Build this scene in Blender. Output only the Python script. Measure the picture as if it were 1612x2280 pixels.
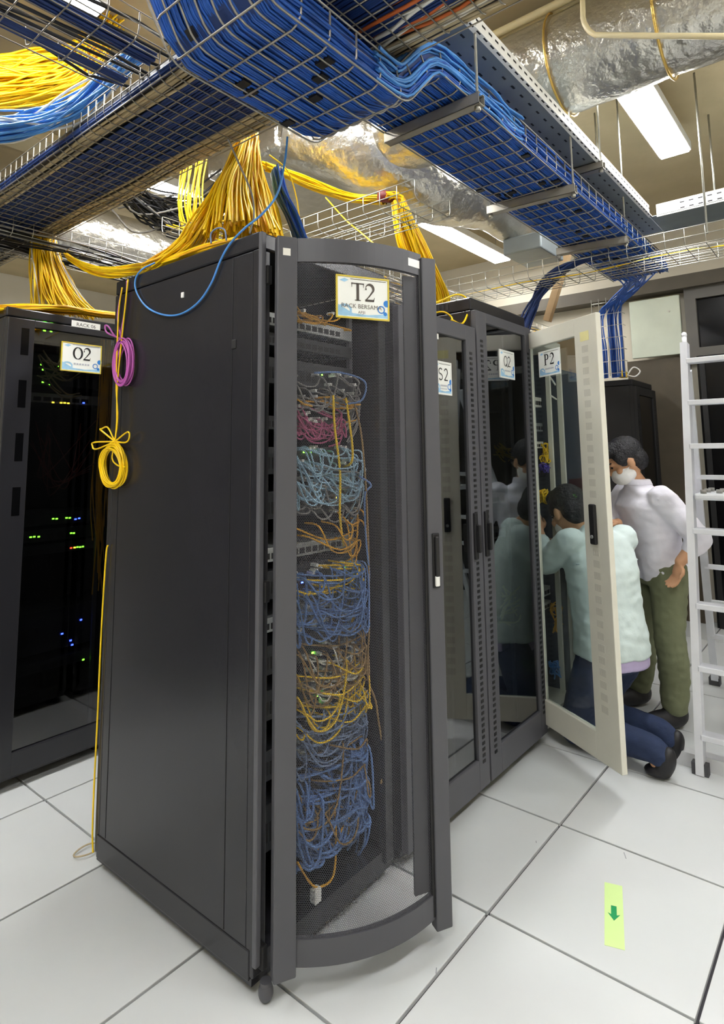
import bpy, bmesh, math, random
from mathutils import Vector, Matrix, noise
random.seed(7)
for o in list(bpy.data.objects): bpy.data.objects.remove(o, do_unlink=True)
scene = bpy.context.scene
C = scene.collection
PI = math.pi

# ------------------------------------------------------------------ camera
CX, CY, CZ = -1.3017, -1.0691, 1.4665
YAW, PITCH, ROLL = math.radians(39.41), math.radians(6.965), math.radians(-0.649)
FPX, PPX, PPY = 1357.0, 807.5, 844.3
_f = Vector((math.cos(YAW)*math.cos(PITCH), math.sin(YAW)*math.cos(PITCH), math.sin(PITCH)))
_r0 = Vector((math.sin(YAW), -math.cos(YAW), 0)); _u0 = _r0.cross(_f)
_r = math.cos(ROLL)*_r0 + math.sin(ROLL)*_u0
_u = -math.sin(ROLL)*_r0 + math.cos(ROLL)*_u0
cam_d = bpy.data.cameras.new('camera'); cam = bpy.data.objects.new('camera', cam_d); C.objects.link(cam)
cam_d.sensor_fit = 'HORIZONTAL'; cam_d.sensor_width = 36.0
cam_d.lens = FPX/1612*36
cam_d.shift_x = (806-PPX)/1612; cam_d.shift_y = (PPY-1140)/1612
cam_d.clip_start = 0.02
M = Matrix((( _r.x, _u.x, -_f.x, CX), (_r.y, _u.y, -_f.y, CY), (_r.z, _u.z, -_f.z, CZ), (0, 0, 0, 1)))
cam.matrix_world = M
scene.camera = cam
def at(px, py, ax, val):
    """measured point of the photograph on the plane ax = val (room metres)"""
    d = _f + (px-PPX)/FPX*_r - (py-PPY)/FPX*_u
    o = Vector((CX, CY, CZ)); i = 'XYZ'.index(ax)
    return o + d*((val-o[i])/d[i])

# ------------------------------------------------------------------ world, exposure
w = bpy.data.worlds.new('world'); scene.world = w; w.use_nodes = True
w.node_tree.nodes['Background'].inputs[0].default_value = (0.9, 0.95, 1, 1)
w.node_tree.nodes['Background'].inputs[1].default_value = 0.03
vs = scene.view_settings
vs.view_transform = 'Standard'; vs.look = 'None'; vs.gamma = 1.0; vs.use_curve_mapping = False
vs.exposure = 1.15
LAMP = 30.0

# ------------------------------------------------------------------ materials
MATS = {}
def srgb(c):
    if isinstance(c, str):
        c = [int(c[i:i+2], 16)/255 for i in (0, 2, 4)]
    return tuple(x/12.92 if x <= 0.04045 else ((x+0.055)/1.055)**2.4 for x in c)
def mat(name, col, rough=0.5, metal=0.0, var=0.06, scale=8.0, bump=0.0, bscale=60.0, coat=0.0, spec=0.5, emit=0.0):
    if name in MATS: return MATS[name]
    m = bpy.data.materials.new(name); m.use_nodes = True
    nt = m.node_tree; b = nt.nodes['Principled BSDF']
    c = srgb(col)
    tc = nt.nodes.new('ShaderNodeTexCoord')
    if var > 0:
        n = nt.nodes.new('ShaderNodeTexNoise'); n.inputs['Scale'].default_value = scale; n.inputs['Detail'].default_value = 5
        nt.links.new(tc.outputs['Object'], n.inputs['Vector'])
        r = nt.nodes.new('ShaderNodeMapRange'); r.inputs[1].default_value = 0.3; r.inputs[2].default_value = 0.7
        r.inputs[3].default_value = 1-var; r.inputs[4].default_value = 1+var
        nt.links.new(n.outputs['Fac'], r.inputs[0])
        mx = nt.nodes.new('ShaderNodeVectorMath'); mx.operation = 'SCALE'; mx.inputs[0].default_value = c
        nt.links.new(r.outputs[0], mx.inputs['Scale'])
        nt.links.new(mx.outputs[0], b.inputs['Base Color'])
    else:
        b.inputs['Base Color'].default_value = (*c, 1)
    b.inputs['Roughness'].default_value = rough; b.inputs['Metallic'].default_value = metal
    b.inputs['Coat Weight'].default_value = coat; b.inputs['Specular IOR Level'].default_value = spec
    if bump > 0:
        n2 = nt.nodes.new('ShaderNodeTexNoise'); n2.inputs['Scale'].default_value = bscale; n2.inputs['Detail'].default_value = 4
        nt.links.new(tc.outputs['Object'], n2.inputs['Vector'])
        bp = nt.nodes.new('ShaderNodeBump'); bp.inputs['Strength'].default_value = bump; bp.inputs['Distance'].default_value = 0.02
        nt.links.new(n2.outputs['Fac'], bp.inputs['Height']); nt.links.new(bp.outputs[0], b.inputs['Normal'])
    if emit > 0:
        b.inputs['Emission Color'].default_value = (*c, 1); b.inputs['Emission Strength'].default_value = emit
    MATS[name] = m
    return m
def glass_mat(name, tint, gloss=0.12, rough=0.02, base=None):
    """architectural pane: tinted see-through plus a Fresnel mirror layer"""
    m = bpy.data.materials.new(name); m.use_nodes = True; nt = m.node_tree
    for n in list(nt.nodes): nt.nodes.remove(n)
    out = nt.nodes.new('ShaderNodeOutputMaterial'); mix = nt.nodes.new('ShaderNodeMixShader')
    tr = nt.nodes.new('ShaderNodeBsdfTransparent'); tr.inputs[0].default_value = (*tint, 1)
    gl = nt.nodes.new('ShaderNodeBsdfGlossy'); gl.inputs['Roughness'].default_value = rough
    fr = nt.nodes.new('ShaderNodeFresnel'); ge = nt.nodes.new('ShaderNodeNewGeometry')
    io = nt.nodes.new('ShaderNodeMapRange'); io.inputs[3].default_value = 1.5; io.inputs[4].default_value = 1/1.5   # thin pane: same Fresnel from both sides
    nt.links.new(ge.outputs['Backfacing'], io.inputs[0]); nt.links.new(io.outputs[0], fr.inputs['IOR'])
    ad = nt.nodes.new('ShaderNodeMath'); ad.operation = 'ADD'; ad.inputs[1].default_value = gloss; ad.use_clamp = True
    nt.links.new(fr.outputs[0], ad.inputs[0]); nt.links.new(ad.outputs[0], mix.inputs[0])
    nt.links.new(tr.outputs[0], mix.inputs[1]); nt.links.new(gl.outputs[0], mix.inputs[2])
    nt.links.new(mix.outputs[0], out.inputs[0]); MATS[name] = m
    return m
def perf_mat(name, col, pitch=0.0052, hole=0.415, rough=0.4):
    """perforated sheet: round holes on a staggered grid, from the UV map (metres)"""
    m = bpy.data.materials.new(name); m.use_nodes = True; nt = m.node_tree
    b = nt.nodes['Principled BSDF']; b.inputs['Base Color'].default_value = (*srgb(col), 1)
    b.inputs['Roughness'].default_value = rough; b.inputs['Metallic'].default_value = 0.0
    out = nt.nodes['Material Output']
    uv = nt.nodes.new('ShaderNodeUVMap')
    def dist(off):
        a = nt.nodes.new('ShaderNodeVectorMath'); a.operation = 'MULTIPLY_ADD'
        a.inputs[1].default_value = (1/pitch, 1/(pitch*1.732), 0); a.inputs[2].default_value = off
        nt.links.new(uv.outputs[0], a.inputs[0])
        fr = nt.nodes.new('ShaderNodeVectorMath'); fr.operation = 'FRACTION'; nt.links.new(a.outputs[0], fr.inputs[0])
        s = nt.nodes.new('ShaderNodeVectorMath'); s.operation = 'SUBTRACT'; s.inputs[1].default_value = (0.5, 0.5, 0); nt.links.new(fr.outputs[0], s.inputs[0])
        k = nt.nodes.new('ShaderNodeVectorMath'); k.operation = 'MULTIPLY'; k.inputs[1].default_value = (1, 1.732, 0); nt.links.new(s.outputs[0], k.inputs[0])
        l = nt.nodes.new('ShaderNodeVectorMath'); l.operation = 'LENGTH'; nt.links.new(k.outputs[0], l.inputs[0])
        return l
    d1, d2 = dist((0, 0, 0)), dist((0.5, 0.5, 0))
    mn = nt.nodes.new('ShaderNodeMath'); mn.operation = 'MINIMUM'
    nt.links.new(d1.outputs['Value'], mn.inputs[0]); nt.links.new(d2.outputs['Value'], mn.inputs[1])
    gt = nt.nodes.new('ShaderNodeMath'); gt.operation = 'GREATER_THAN'; gt.inputs[1].default_value = hole
    nt.links.new(mn.outputs[0], gt.inputs[0])
    tr = nt.nodes.new('ShaderNodeBsdfTransparent'); mix = nt.nodes.new('ShaderNodeMixShader')
    nt.links.new(gt.outputs[0], mix.inputs[0]); nt.links.new(tr.outputs[0], mix.inputs[1]); nt.links.new(b.outputs[0], mix.inputs[2])
    nt.links.new(mix.outputs[0], out.inputs[0]); MATS[name] = m
    return m

m_tile = mat('floor_tile_laminate', 'd2d5d5', 0.28, var=0.025, scale=3, spec=0.4)
m_seam = mat('floor_seam', '2c2a30', 0.7)
m_ceil = mat('ceiling_paint', 'b5a582', 0.8, var=0.08, scale=2.5, bump=0.15, bscale=12)
m_beam = mat('beam_paint', 'c2b592', 0.8, var=0.08, scale=3)
m_wall = mat('wall_paint', 'cdc6b4', 0.8, var=0.05, scale=2)
m_rack = mat('rack_black', '29292d', 0.25, var=0.05, scale=3, bump=0.03, bscale=400)
m_rackdk = mat('rack_inner_black', '141416', 0.6)
m_door = mat('door_grey', '505055', 0.45, var=0.04, scale=4, bump=0.03, bscale=500)
m_trim = mat('rack_trim_grey', '55555a', 0.45)
m_beige = mat('beige_enamel', 'dcdacc', 0.4, var=0.03)
m_zinc = mat('zinc_wire', 'b9b8b0', 0.35, metal=0.85, var=0.1, scale=30)
m_zincdk = mat('tray_wire_dull', '8f8a80', 0.45, metal=0.6, var=0.1, scale=30)
m_zincmid = mat('tray_wire', 'a39f96', 0.42, metal=0.6, var=0.1, scale=30)
m_strut = mat('strut_steel', 'a5a196', 0.45, metal=0.6, var=0.1, scale=10)
m_perftray = mat('tray_sheet_steel', '8e9698', 0.45, metal=0.4, var=0.08, scale=6)
m_white = mat('white_plastic', 'eeeeea', 0.4, var=0.02)
m_offw = mat('off_white_tape', 'e8e6dc', 0.5, var=0.03)
m_blue = mat('blue_cable', '2358b0', 0.42, var=0.22, scale=14)
m_bluel = mat('light_blue_cable', '4c8fd8', 0.35, var=0.2, scale=14)
m_bluedk = mat('navy_cable', '1d3770', 0.5, var=0.2, scale=12)
m_yel = mat('yellow_cable', 'ffd50c', 0.4, var=0.14, scale=10)
m_yel2 = mat('golden_cable', 'eaac10', 0.45, var=0.15, scale=10)
m_pink = mat('magenta_cable', 'c05fb4', 0.45, var=0.1)
m_grey = mat('grey_cable', '8c8a86', 0.5, var=0.1)
m_beigec = mat('beige_cable', 'b8a886', 0.5, var=0.15)
m_blk = mat('black_cable', '17171a', 0.5)
m_orange = mat('orange_cable', 'c0622a', 0.5)
m_foil = mat('duct_foil', 'c9c6bd', 0.28, metal=0.9, var=0.12, scale=5, bump=0.9, bscale=14)
m_foilg = mat('duct_foil_gold', 'd9b765', 0.35, metal=0.8, var=0.12, scale=5, bump=0.7, bscale=14)
m_pvc = mat('pvc_pipe', 'd8caa0', 0.4)
m_wood = mat('plywood', 'c2a47c', 0.6, var=0.12, scale=6)
m_silver = mat('switch_silver', 'a9acab', 0.4, metal=0.5)
m_swdk = mat('switch_dark', '2a2c30', 0.5)
m_gled = mat('green_led', '7dff3a', 0.4, var=0, emit=6)
m_bled = mat('blue_led', '3048ff', 0.4, var=0, emit=14)
m_yled = mat('amber_led', 'ffd23a', 0.4, var=0, emit=6)
m_rled = mat('red_led', 'ff4a2a', 0.4, var=0, emit=5)
m_ink = mat('black_ink', '101014', 0.6, var=0)
m_signblue = mat('sign_blue', '2f7fd0', 0.4, var=0.1)
m_signpale = mat('sign_pale_blue', '9fcbe8', 0.4, var=0.2, scale=20)
m_gold = mat('gold_edge', 'd8c24a', 0.4)
m_signw = mat('sign_card', 'f1f3ee', 0.35, var=0.03)
m_gfloor = mat('tape_green', 'd3ee9e', 0.5, var=0.03)
m_garrow = mat('arrow_green', '179a58', 0.5, var=0.03)
m_alu = mat('ladder_aluminium', 'e2e4ea', 0.35, metal=0.25, var=0.05)
m_rubber = mat('rubber', '4a4a4e', 0.7)
m_lamp = mat('lamp_diffuser', 'ffffff', 0.5, var=0, emit=LAMP)
m_lampbox = mat('lamp_housing', 'd8d8d2', 0.5)
m_perf = perf_mat('perforated_door_sheet', '4c4c52')
m_glassdk = glass_mat('smoked_glass', (0.42, 0.44, 0.46), gloss=0.16)
m_glasscl = glass_mat('clear_glass', (0.80, 0.84, 0.84), gloss=0.04)
m_blackglass = mat('black_glass', '08080a', 0.22, var=0.0, spec=0.3)
m_maroon = mat('maroon_panel', '3a1620', 0.5)

# ------------------------------------------------------------------ mesh builder
class MB:
    def __init__(s): s.v = []; s.f = []; s.sm = []; s.mi = []; s.uv = None; s.cur = 0
    def add(s, vs, fs, smooth=False):
        o = len(s.v); s.v += [tuple(v) for v in vs]
        for f in fs: s.f.append(tuple(i+o for i in f)); s.sm.append(smooth); s.mi.append(s.cur)
    def box(s, x0, y0, z0, x1, y1, z1, m=None):
        vs = [Vector((x, y, z)) for z in (z0, z1) for y in (y0, y1) for x in (x0, x1)]
        if m is not None: vs = [m @ v for v in vs]
        s.add(vs, [(0, 2, 3, 1), (4, 5, 7, 6), (0, 1, 5, 4), (2, 6, 7, 3), (0, 4, 6, 2), (1, 3, 7, 5)])
        return s
    def rbox(s, x0, y0, z0, x1, y1, z1, r=0.005, m=None):
        """box with chamfered edges"""
        r = min(r, (x1-x0)*.45, (y1-y0)*.45, (z1-z0)*.45)
        bm = bmesh.new()
        bmesh.ops.create_cube(bm, size=1)
        for v in bm.verts: v.co = Vector(((x0+x1)/2+v.co.x*(x1-x0), (y0+y1)/2+v.co.y*(y1-y0), (z0+z1)/2+v.co.z*(z1-z0)))
        bmesh.ops.bevel(bm, geom=list(bm.edges), offset=r, segments=2, affect='EDGES', profile=0.5)
        vs = [(m @ v.co if m is not None else v.co.copy()) for v in bm.verts]
        bm.verts.index_update()
        s.add(vs, [tuple(v.index for v in f.verts) for f in bm.faces]); bm.free(); return s
    def tube(s, pts, r, n=6, cap=True, smooth=True, closed=False):
        pts = [Vector(p) for p in pts]; k = len(pts)
        rs = r if isinstance(r, (list, tuple)) else [r]*k
        t0 = (pts[1]-pts[0]).normalized()
        up = Vector((0, 0, 1)) if abs(t0.z) < .9 else Vector((1, 0, 0))
        nrm = t0.cross(up).normalized(); vs = []; pt = t0
        for i, p in enumerate(pts):
            a = pts[max(i-1, 0)]; b = pts[min(i+1, k-1)]
            if closed: a = pts[(i-1) % k]; b = pts[(i+1) % k]
            t = (b-a); t = t.normalized() if t.length > 1e-9 else pt
            ax = pt.cross(t)
            if ax.length > 1e-7: nrm = Matrix.Rotation(pt.angle(t), 3, ax.normalized()) @ nrm
            nrm = (nrm - t*nrm.dot(t)).normalized(); bn = t.cross(nrm); pt = t
            for j in range(n):
                q = 2*PI*j/n; vs.append(p+nrm*(math.cos(q)*rs[i])+bn*(math.sin(q)*rs[i]))
        fs = []
        for i in range(k if closed else k-1):
            i2 = (i+1) % k
            for j in range(n): j2 = (j+1) % n; fs.append((i*n+j, i*n+j2, i2*n+j2, i2*n+j))
        s.add(vs, fs, smooth)
        if cap and not closed:
            o = len(s.v)-len(vs)
            s.f.append(tuple(o+j for j in range(n-1, -1, -1))); s.sm.append(False); s.mi.append(s.cur)
            s.f.append(tuple(o+(k-1)*n+j for j in range(n))); s.sm.append(False); s.mi.append(s.cur)
        return s
    def prism(s, poly, a, b, m=None, smooth=False):
        """poly in local xy extruded from z=a to z=b"""
        n = len(poly); vs = [Vector((x, y, a)) for x, y in poly]+[Vector((x, y, b)) for x, y in poly]
        if m is not None: vs = [m @ v for v in vs]
        s.add(vs, [tuple(range(n-1, -1, -1)), tuple(range(n, 2*n))]); 
        s.add(vs, [(i, (i+1) % n, n+(i+1) % n, n+i) for i in range(n)], smooth); return s
    def cyl(s, p, q, r, n=16, r2=None): return s.tube([p, q], [r, r if r2 is None else r2], n)
    def ell(s, c, rx, ry, rz, n=14, k=9, m=None):
        vs = []; fs = []
        for i in range(k+1):
            th = PI*i/k
            for j in range(n):
                ph = 2*PI*j/n; v = Vector((rx*math.sin(th)*math.cos(ph), ry*math.sin(th)*math.sin(ph), rz*math.cos(th)))
                if m is not None: v = m @ v
                vs.append(Vector(c)+v)
        for i in range(k):
            for j in range(n): fs.append((i*n+j, (i+1)*n+j, (i+1)*n+(j+1) % n, i*n+(j+1) % n))
        s.add(vs, fs, True); return s
    def mesh(s, name):
        me = bpy.data.meshes.new(name); me.from_pydata(s.v, [], s.f)
        me.polygons.foreach_set('use_smooth', s.sm); me.polygons.foreach_set('material_index', s.mi)
        return me
    def build(s, name, m, parent=None, world=False):
        me = s.mesh(name)
        for x in (m if isinstance(m, (list, tuple)) else [m]): me.materials.append(x)
        o = bpy.data.objects.new(name, me); C.objects.link(o)
        if parent is not None:
            o.parent = parent
            if world: me.transform(Matrix.Translation(-wloc(parent)))
        me.update(); return o
def wloc(o):
    v = Vector((0, 0, 0))
    while o is not None: v = v+o.location; o = o.parent
    return v
def tag(o, label, cat, group=None, kind=None):
    o['label'] = label; o['category'] = cat
    if group: o['group'] = group
    if kind: o['kind'] = kind
    return o
def struct(o): o['kind'] = 'structure'; return o
def empty(name, loc, label=None, cat=None, group=None, rz=0.0):
    o = bpy.data.objects.new(name, None); C.objects.link(o); o.location = loc; o.rotation_euler = (0, 0, rz)
    o.empty_display_size = 0.05
    if label: tag(o, label, cat, group)
    return o
def inst(me, name, parent, m4):
    o = bpy.data.objects.new(name, me); C.objects.link(o); o.parent = parent; o.matrix_local = m4; return o
def B(name, m, parent, *b, r=0.0):
    mb = MB()
    if r: mb.rbox(*b, r=r)
    else: mb.box(*b)
    return mb.build(name, m, parent)
def crom(pts, k=6):
    """Catmull-Rom through the points"""
    P = [Vector(p) for p in pts]; P = [P[0]*2-P[1]]+P+[P[-1]*2-P[-2]]; out = []
    for i in range(1, len(P)-2):
        a, b, c, d = P[i-1:i+3]
        for j in range(k):
            t = j/k
            out.append(.5*((2*b)+(c-a)*t+(2*a-5*b+4*c-d)*t*t+(3*b-a-3*c+d)*t*t*t))
    out.append(P[-2]); return out
def rnd(a): return random.uniform(-a, a)

# ------------------------------------------------------------------ room shell
X0, X1, Y0, Y1, ZC = -3.6, 4.8, -3.6, 6.6, 3.62
fl = struct(empty('floor', (0, 0, 0)))
B('floor_base', m_seam, fl, X0, Y0, -0.06, X1, Y1, -0.012)
tb = MB().rbox(0.0048, 0.0048, -0.03, 0.5952, 0.5952, 0.0, r=0.002).mesh('floor_tile'); tb.materials.append(m_tile)
for i in range(-6, 8):
    for j in range(-6, 11):
        inst(tb, 'floor_tile', fl, Matrix.Translation((0.6*i, 0.6*j, 0)))
ce = struct(B('ceiling', m_ceil, None, X0, Y0, ZC, X1, Y1, ZC+0.1))
for y in (-1.1, 1.0, 3.1, 5.2): B('ceiling_beam', m_beam, ce, X0, y-.13, ZC-.07, X1, y+.13, ZC)
struct(B('wall_back', m_wall, None, X0-.1, Y0, 0, X0, Y1, ZC))
struct(B('wall_left', m_wall, None, X0, Y1, 0, X1, Y1+.1, ZC))
struct(B('wall_right', m_wall, None, X0, Y0-.1, 0, X1, Y0, ZC))
wf = struct(B('wall_far', m_wall, None, X1, Y0, 0, X1+.1, Y1, ZC))

# ------------------------------------------------------------------ fluorescent fixtures
def lamp(x, y, ln, wd, label, along='X', z=3.40):
    t = empty('fluorescent_light', (x, y, z), label, 'light', 'fluorescent ceiling lights')
    a, b = (ln/2, wd/2) if along == 'X' else (wd/2, ln/2)
    MB().rbox(-a-.012, -b-.012, 0.012, a+.012, b+.012, 0.075, r=.006).build('housing', m_lampbox, t)
    MB().rbox(-a, -b, 0.0, a, b, 0.014, r=.005).build('diffuser', m_lamp, t)
    for k in (-1, 1):
        px, py = ((a*.8*k, 0) if along == 'X' else (0, b*.8*k))
        MB().cyl((px, py, .075), (px, py, ZC-z), .004, 6).build('hanger', m_zinc, t)
lamp(2.40, -0.25, 1.16, 0.17, 'bright fluorescent light below the round foil duct at upper right')
lamp(3.60, 1.66, 1.4, 0.17, 'fluorescent light behind the hanging foil duct in the middle')
lamp(1.45, 4.65, 1.3, 0.2, 'fluorescent light far left above the yellow cable swag')
lamp(-0.62, 1.40, 1.0, 0.16, 'fluorescent light in the top left corner above the blue cable tray')
lamp(-1.9, -1.1, 1.2, 0.2, 'fluorescent light over the near aisle behind the viewer')
lamp(0.6, -1.9, 1.2, 0.2, 'fluorescent light over the right aisle outside the view')
lamp(2.9, -2.1, 1.2, 0.2, 'fluorescent light over the right aisle beyond the ladder')
lamp(-2.2, 1.5, 1.2, 0.2, 'fluorescent light over the left aisle outside the view')
lamp(1.2, 2.75, 1.2, 0.17, 'fluorescent light above the black rack row O2')
lamp(0.55, 0.95, 1.1, 0.17, 'added light hidden above the dipping blue tray to brighten the yellow cables', along='Y', z=3.5)  # added lamp, unseen behind the tray, lights the large yellow fall
# ------------------------------------------------------------------ server racks
def slot_column(parent, x, y, z0, z1, w, h, pitch, m, name='vent_slots', d=0.002):
    mb = MB(); z = z0
    while z+h < z1: mb.box(x-w/2, y-d, z, x+w/2, y+d, z+h); z += pitch
    return mb.build(name, m, parent)
def shell(root, w, d, h, m, rails=True, back=True, cap=0.05, inner=None, pw=.045):
    """cabinet carcass: local x = width, y = depth (front at y = 0)"""
    inner = inner or m_rackdk
    B('base_frame', m, root, 0.005, 0.01, 0.035, w-.005, d-.01, 0.10)
    for sx in (0.06, w-.06):
        for sy in (0.07, d-.07):
            MB().cyl((sx, sy, 0), (sx, sy, .02), .022, 12).cyl((sx, sy, .02), (sx, sy, .04), .008, 8).build('levelling_foot', m_rackdk, root)
    B('roof', m, root, 0.0, 0.0, h-cap, w, d, h, r=.006)
    for x in (0.0, w-.018): B('side_panel', m, root, x, 0.03, 0.06, x+.018, d-.03, h-cap-.004, r=.003)
    if back: B('rear_door', inner, root, 0.02, d-.03, 0.07, w-.02, d, h-cap-.004)
    for x in (0.0, w-pw):
        B('front_post', m, root, x, 0.0, 0.06, x+pw, 0.03, h-cap-.003, r=.003)
        B('rear_post', m, root, x, d-.03, 0.06, x+pw, d, h-cap-.003, r=.003)
    if rails:
        for x in ((w-.483)/2-.002, (w+.483)/2-.016):
            B('mounting_rail', m_trim, root, x, .105, .11, x+.018, .12, h-.1)
    B('cable_duct', inner, root, .03, d-.1, .1, w-.03, d-.04, h-cap)

# --- T2, the near rack
T2X, T2Y, T2W, T2D, T2H = -0.09, 0.335, 0.64, 0.865, 2.16
T2 = empty('server_rack', (T2X, T2Y, 0), 'large black server rack T2 in front with curved mesh door ajar', 'server rack')
shell(T2, T2W, T2D, T2H, m_rack, cap=0.055)
# plain side of T2: panel joints, lock and hole
B('side_skirt', m_rack, T2, -.003, .015, .05, .004, T2D-.02, .125, r=.002)
B('panel_joint', m_rackdk, T2, -.0012, .125, .13, .001, .1275, T2H-.06)
B('panel_joint', m_rackdk, T2, -.0012, T2D-.075, .13, .001, T2D-.0725, T2H-.06)
B('panel_lock', m_white, T2, -.004, .395, 2.015, .002, .41, 2.035, r=.002)
MB().rbox(-.003, .105, 1.80, .002, .128, 1.83, r=.004).build('lock_recess', m_rackdk, T2)
B('front_edge', m_trim, T2, -.001, -.012, .09, .018, .004, T2H-.004, r=.003)
for z in (.11, 1.07, 2.02):
    hg = B('hinge', m_rackdk, T2, .016, -.022, z-.03, .034, .002, z+.03, r=.003)
    MB().cyl((.03, -.012, z-.02), (.03, -.012, z+.02), .006, 8).build('hinge_pin', m_silver, hg)
ft = MB(); ft.cyl((.03, -.02, .03), (.03, -.02, .052), .016, 14).ell((.03, -.02, .026), .021, .021, .026)
ft.build('corner_foot', m_door, T2)
# curved mesh door
DA = math.radians(-27.6)
dl = MB().rbox(0, -.034, .062, .064, .0, 2.137, r=.004).build('front_door', m_door, T2)
dl.location = (.036, -.03, 0); dl.rotation_euler = (0, 0, DA)
def arc_y(x): return -.026-.05*(1-((x-.282)/.218)**2)
def arc_band(x0, x1, z0, z1, th, n=16):
    mb = MB(); vs = []; fs = []
    for i in range(n+1):
        x = x0+(x1-x0)*i/n; y = arc_y(x)
        vs += [(x, y, z0), (x, y, z1), (x, y+th, z1), (x, y+th, z0)]
    for i in range(n):
        a = 4*i; b = a+4
        fs += [(a, b, b+1, a+1), (a+1, b+1, b+2, a+2), (a+2, b+2, b+3, a+3), (a+3, b+3, b, a)]
    fs += [(0, 1, 2, 3), (4*n+3, 4*n+2, 4*n+1, 4*n)]
    mb.add(vs, fs); return mb
arc_band(.062, .502, 2.062, 2.137, .02).build('top_rail', m_door, dl)
arc_band(.062, .502, .082, .150, .02).build('bottom_rail', m_door, dl)
MB().rbox(.498, -.036, .05, .553, .0, 2.125, r=.004).build('lock_stile', m_door, dl)
B('stile_groove', m_rackdk, dl, .488, -.03, .09, .4985, -.004, 2.12)
B('inner_stile', m_door, dl, .44, -.012, .15, .488, -.002, 2.06)
ps = MB(); n = 24; L = 0; prev = None; vs = []; us = []
for i in range(n+1):
    x = .062+.44*i/n; y = arc_y(x)+.004
    if prev: L += math.hypot(x-prev[0], y-prev[1])
    prev = (x, y); vs += [(x, y, .149), (x, y, 2.063)]; us += [(L, .149), (L, 2.063)]
ps.add(vs, [(2*i, 2*i+2, 2*i+3, 2*i+1) for i in range(n)], True)
pm = ps.build('perforated_sheet', m_perf, dl)
uvl = pm.data.uv_layers.new(name='UVMap')
for lp in pm.data.loops: uvl.data[lp.index].uv = us[lp.vertex_index]
hd = MB().rbox(.512, -.041, 1.04, .538, -.034, 1.21, r=.003).build('handle', m_rackdk, dl)
MB().rbox(.518, -.05, 1.075, .532, -.039, 1.20, r=.004).build('handle_lever', m_blk, hd)
MB().rbox(.517, -.048, 1.045, .533, -.040, 1.078, r=.004).build('keyhole_cover', m_white, hd)
MB().rbox(.017, -.0352, 2.075, .041, -.0338, 2.098, r=.0005).build('sticker', m_offw, dl)
stk = MB(); stk.add([(.44, arc_y(.44)-.0012, 2.085), (.497, arc_y(.497)-.0012, 2.085), (.497, arc_y(.497)-.0012, 2.112), (.44, arc_y(.44)-.0012, 2.112)], [(0, 1, 2, 3)])
stk.build('sticker', m_white, dl)
DM = Matrix.Translation((T2X+.036, T2Y-.03, 0)) @ Matrix.Rotation(DA, 4, 'Z')   # door frame in the room

# --- row of framed glass-door racks
def glass_door(root, w, h, frame, glass, st_l=.09, st_r=.09, tp=.07, bt=.12, slots=(True, True), z0=.06, th=.028, hx=None, hm=None, loc=(0, 0, 0), rz=0, slot_m=None, sw=.022, sh=.012, sp=.024):
    d = MB().rbox(0, -th, z0, st_l, 0, h, r=.003).build('front_door', frame, root)
    d.location = loc; d.rotation_euler = (0, 0, rz)
    B('stile', frame, d, w-st_r, -th, z0, w, 0, h, r=.003)
    B('top_rail', frame, d, st_l-.001, -th, h-tp, w-st_r+.001, 0, h, r=.003)
    B('bottom_rail', frame, d, st_l-.001, -th, z0, w-st_r+.001, 0, z0+bt, r=.003)
    B('glass_pane', glass, d, st_l-.004, -th*.55, z0+bt-.004, w-st_r+.004, -th*.40, h-tp+.004)
    if slots[0]: slot_column(d, st_l*.45, -th, z0+.1, h-.12, sw, sh, sp, slot_m or m_rackdk)
    if slots[1]: slot_column(d, w-st_r*.55, -th, z0+.1, h-.12, sw, sh, sp, slot_m or m_rackdk)
    if hx is not None:
        hb = B('handle', m_blk, d, hx-.013, -th-.012, 1.0, hx+.013, -th+.002, 1.2, r=.004)
        MB().rbox(hx-.008, -th-.03, 1.03, hx+.008, -th-.01, 1.15, r=.004).build('handle_lever', hm or m_blk, hb)
    return d
S2 = empty('server_rack', (.59, .33, 0), 'black glass-door server rack S2 directly behind rack T2', 'server rack', 'racks of the middle row')
shell(S2, .61, .87, 2.06, m_rack)
S2d = glass_door(S2, .61, 2.045, m_door, m_glassdk, hx=.545)
Q2 = empty('server_rack', (1.212, .33, 0), 'tall black glass-door server rack Q2 between racks S2 and P2', 'server rack', 'racks of the middle row')
shell(Q2, .60, .87, 2.20, m_rack, cap=.06)
Q2d = glass_door(Q2, .60, 2.135, m_door, m_glassdk, st_l=.10, st_r=.07, tp=.05, hx=.022)
slot_column(Q2, -.001, .3, .8, .81, .01, .01, .02, m_rackdk)
vt = MB()
for k in range(26): vt.box(-.002, .12+.025*k, 2.158, .003, .132+.025*k, 2.186)
vt.build('roof_vents', m_rackdk, Q2)
P2 = empty('server_rack', (1.85, .33, 0), 'beige open server rack P2 with its glass door swung out', 'server rack', 'racks of the middle row')
shell(P2, .46, .87, 2.12, m_beige, inner=m_beige, rails=False, pw=.02)
m_slate = mat('slate_enamel', '3a424e', .35, var=.06)
for ch in P2.children:
    if ch.name.startswith('side_panel') and max(v.co.x for v in ch.data.vertices) > .4: ch.data.materials[0] = m_slate; ch['label'] = 'dark slate side panel'
B('mounting_rail', m_beige, P2, .385, .05, .10, .405, .075, 2.06)
PA = math.atan2(-.165-.31, 1.545-1.83)
P2d = glass_door(P2, .552, 2.105, m_beige, m_glasscl, st_l=.02, st_r=.155, tp=.085, bt=.12, slots=(False, False), z0=.10, th=.03, loc=(-.02, -.02, 0), rz=PA, hx=None)
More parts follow.
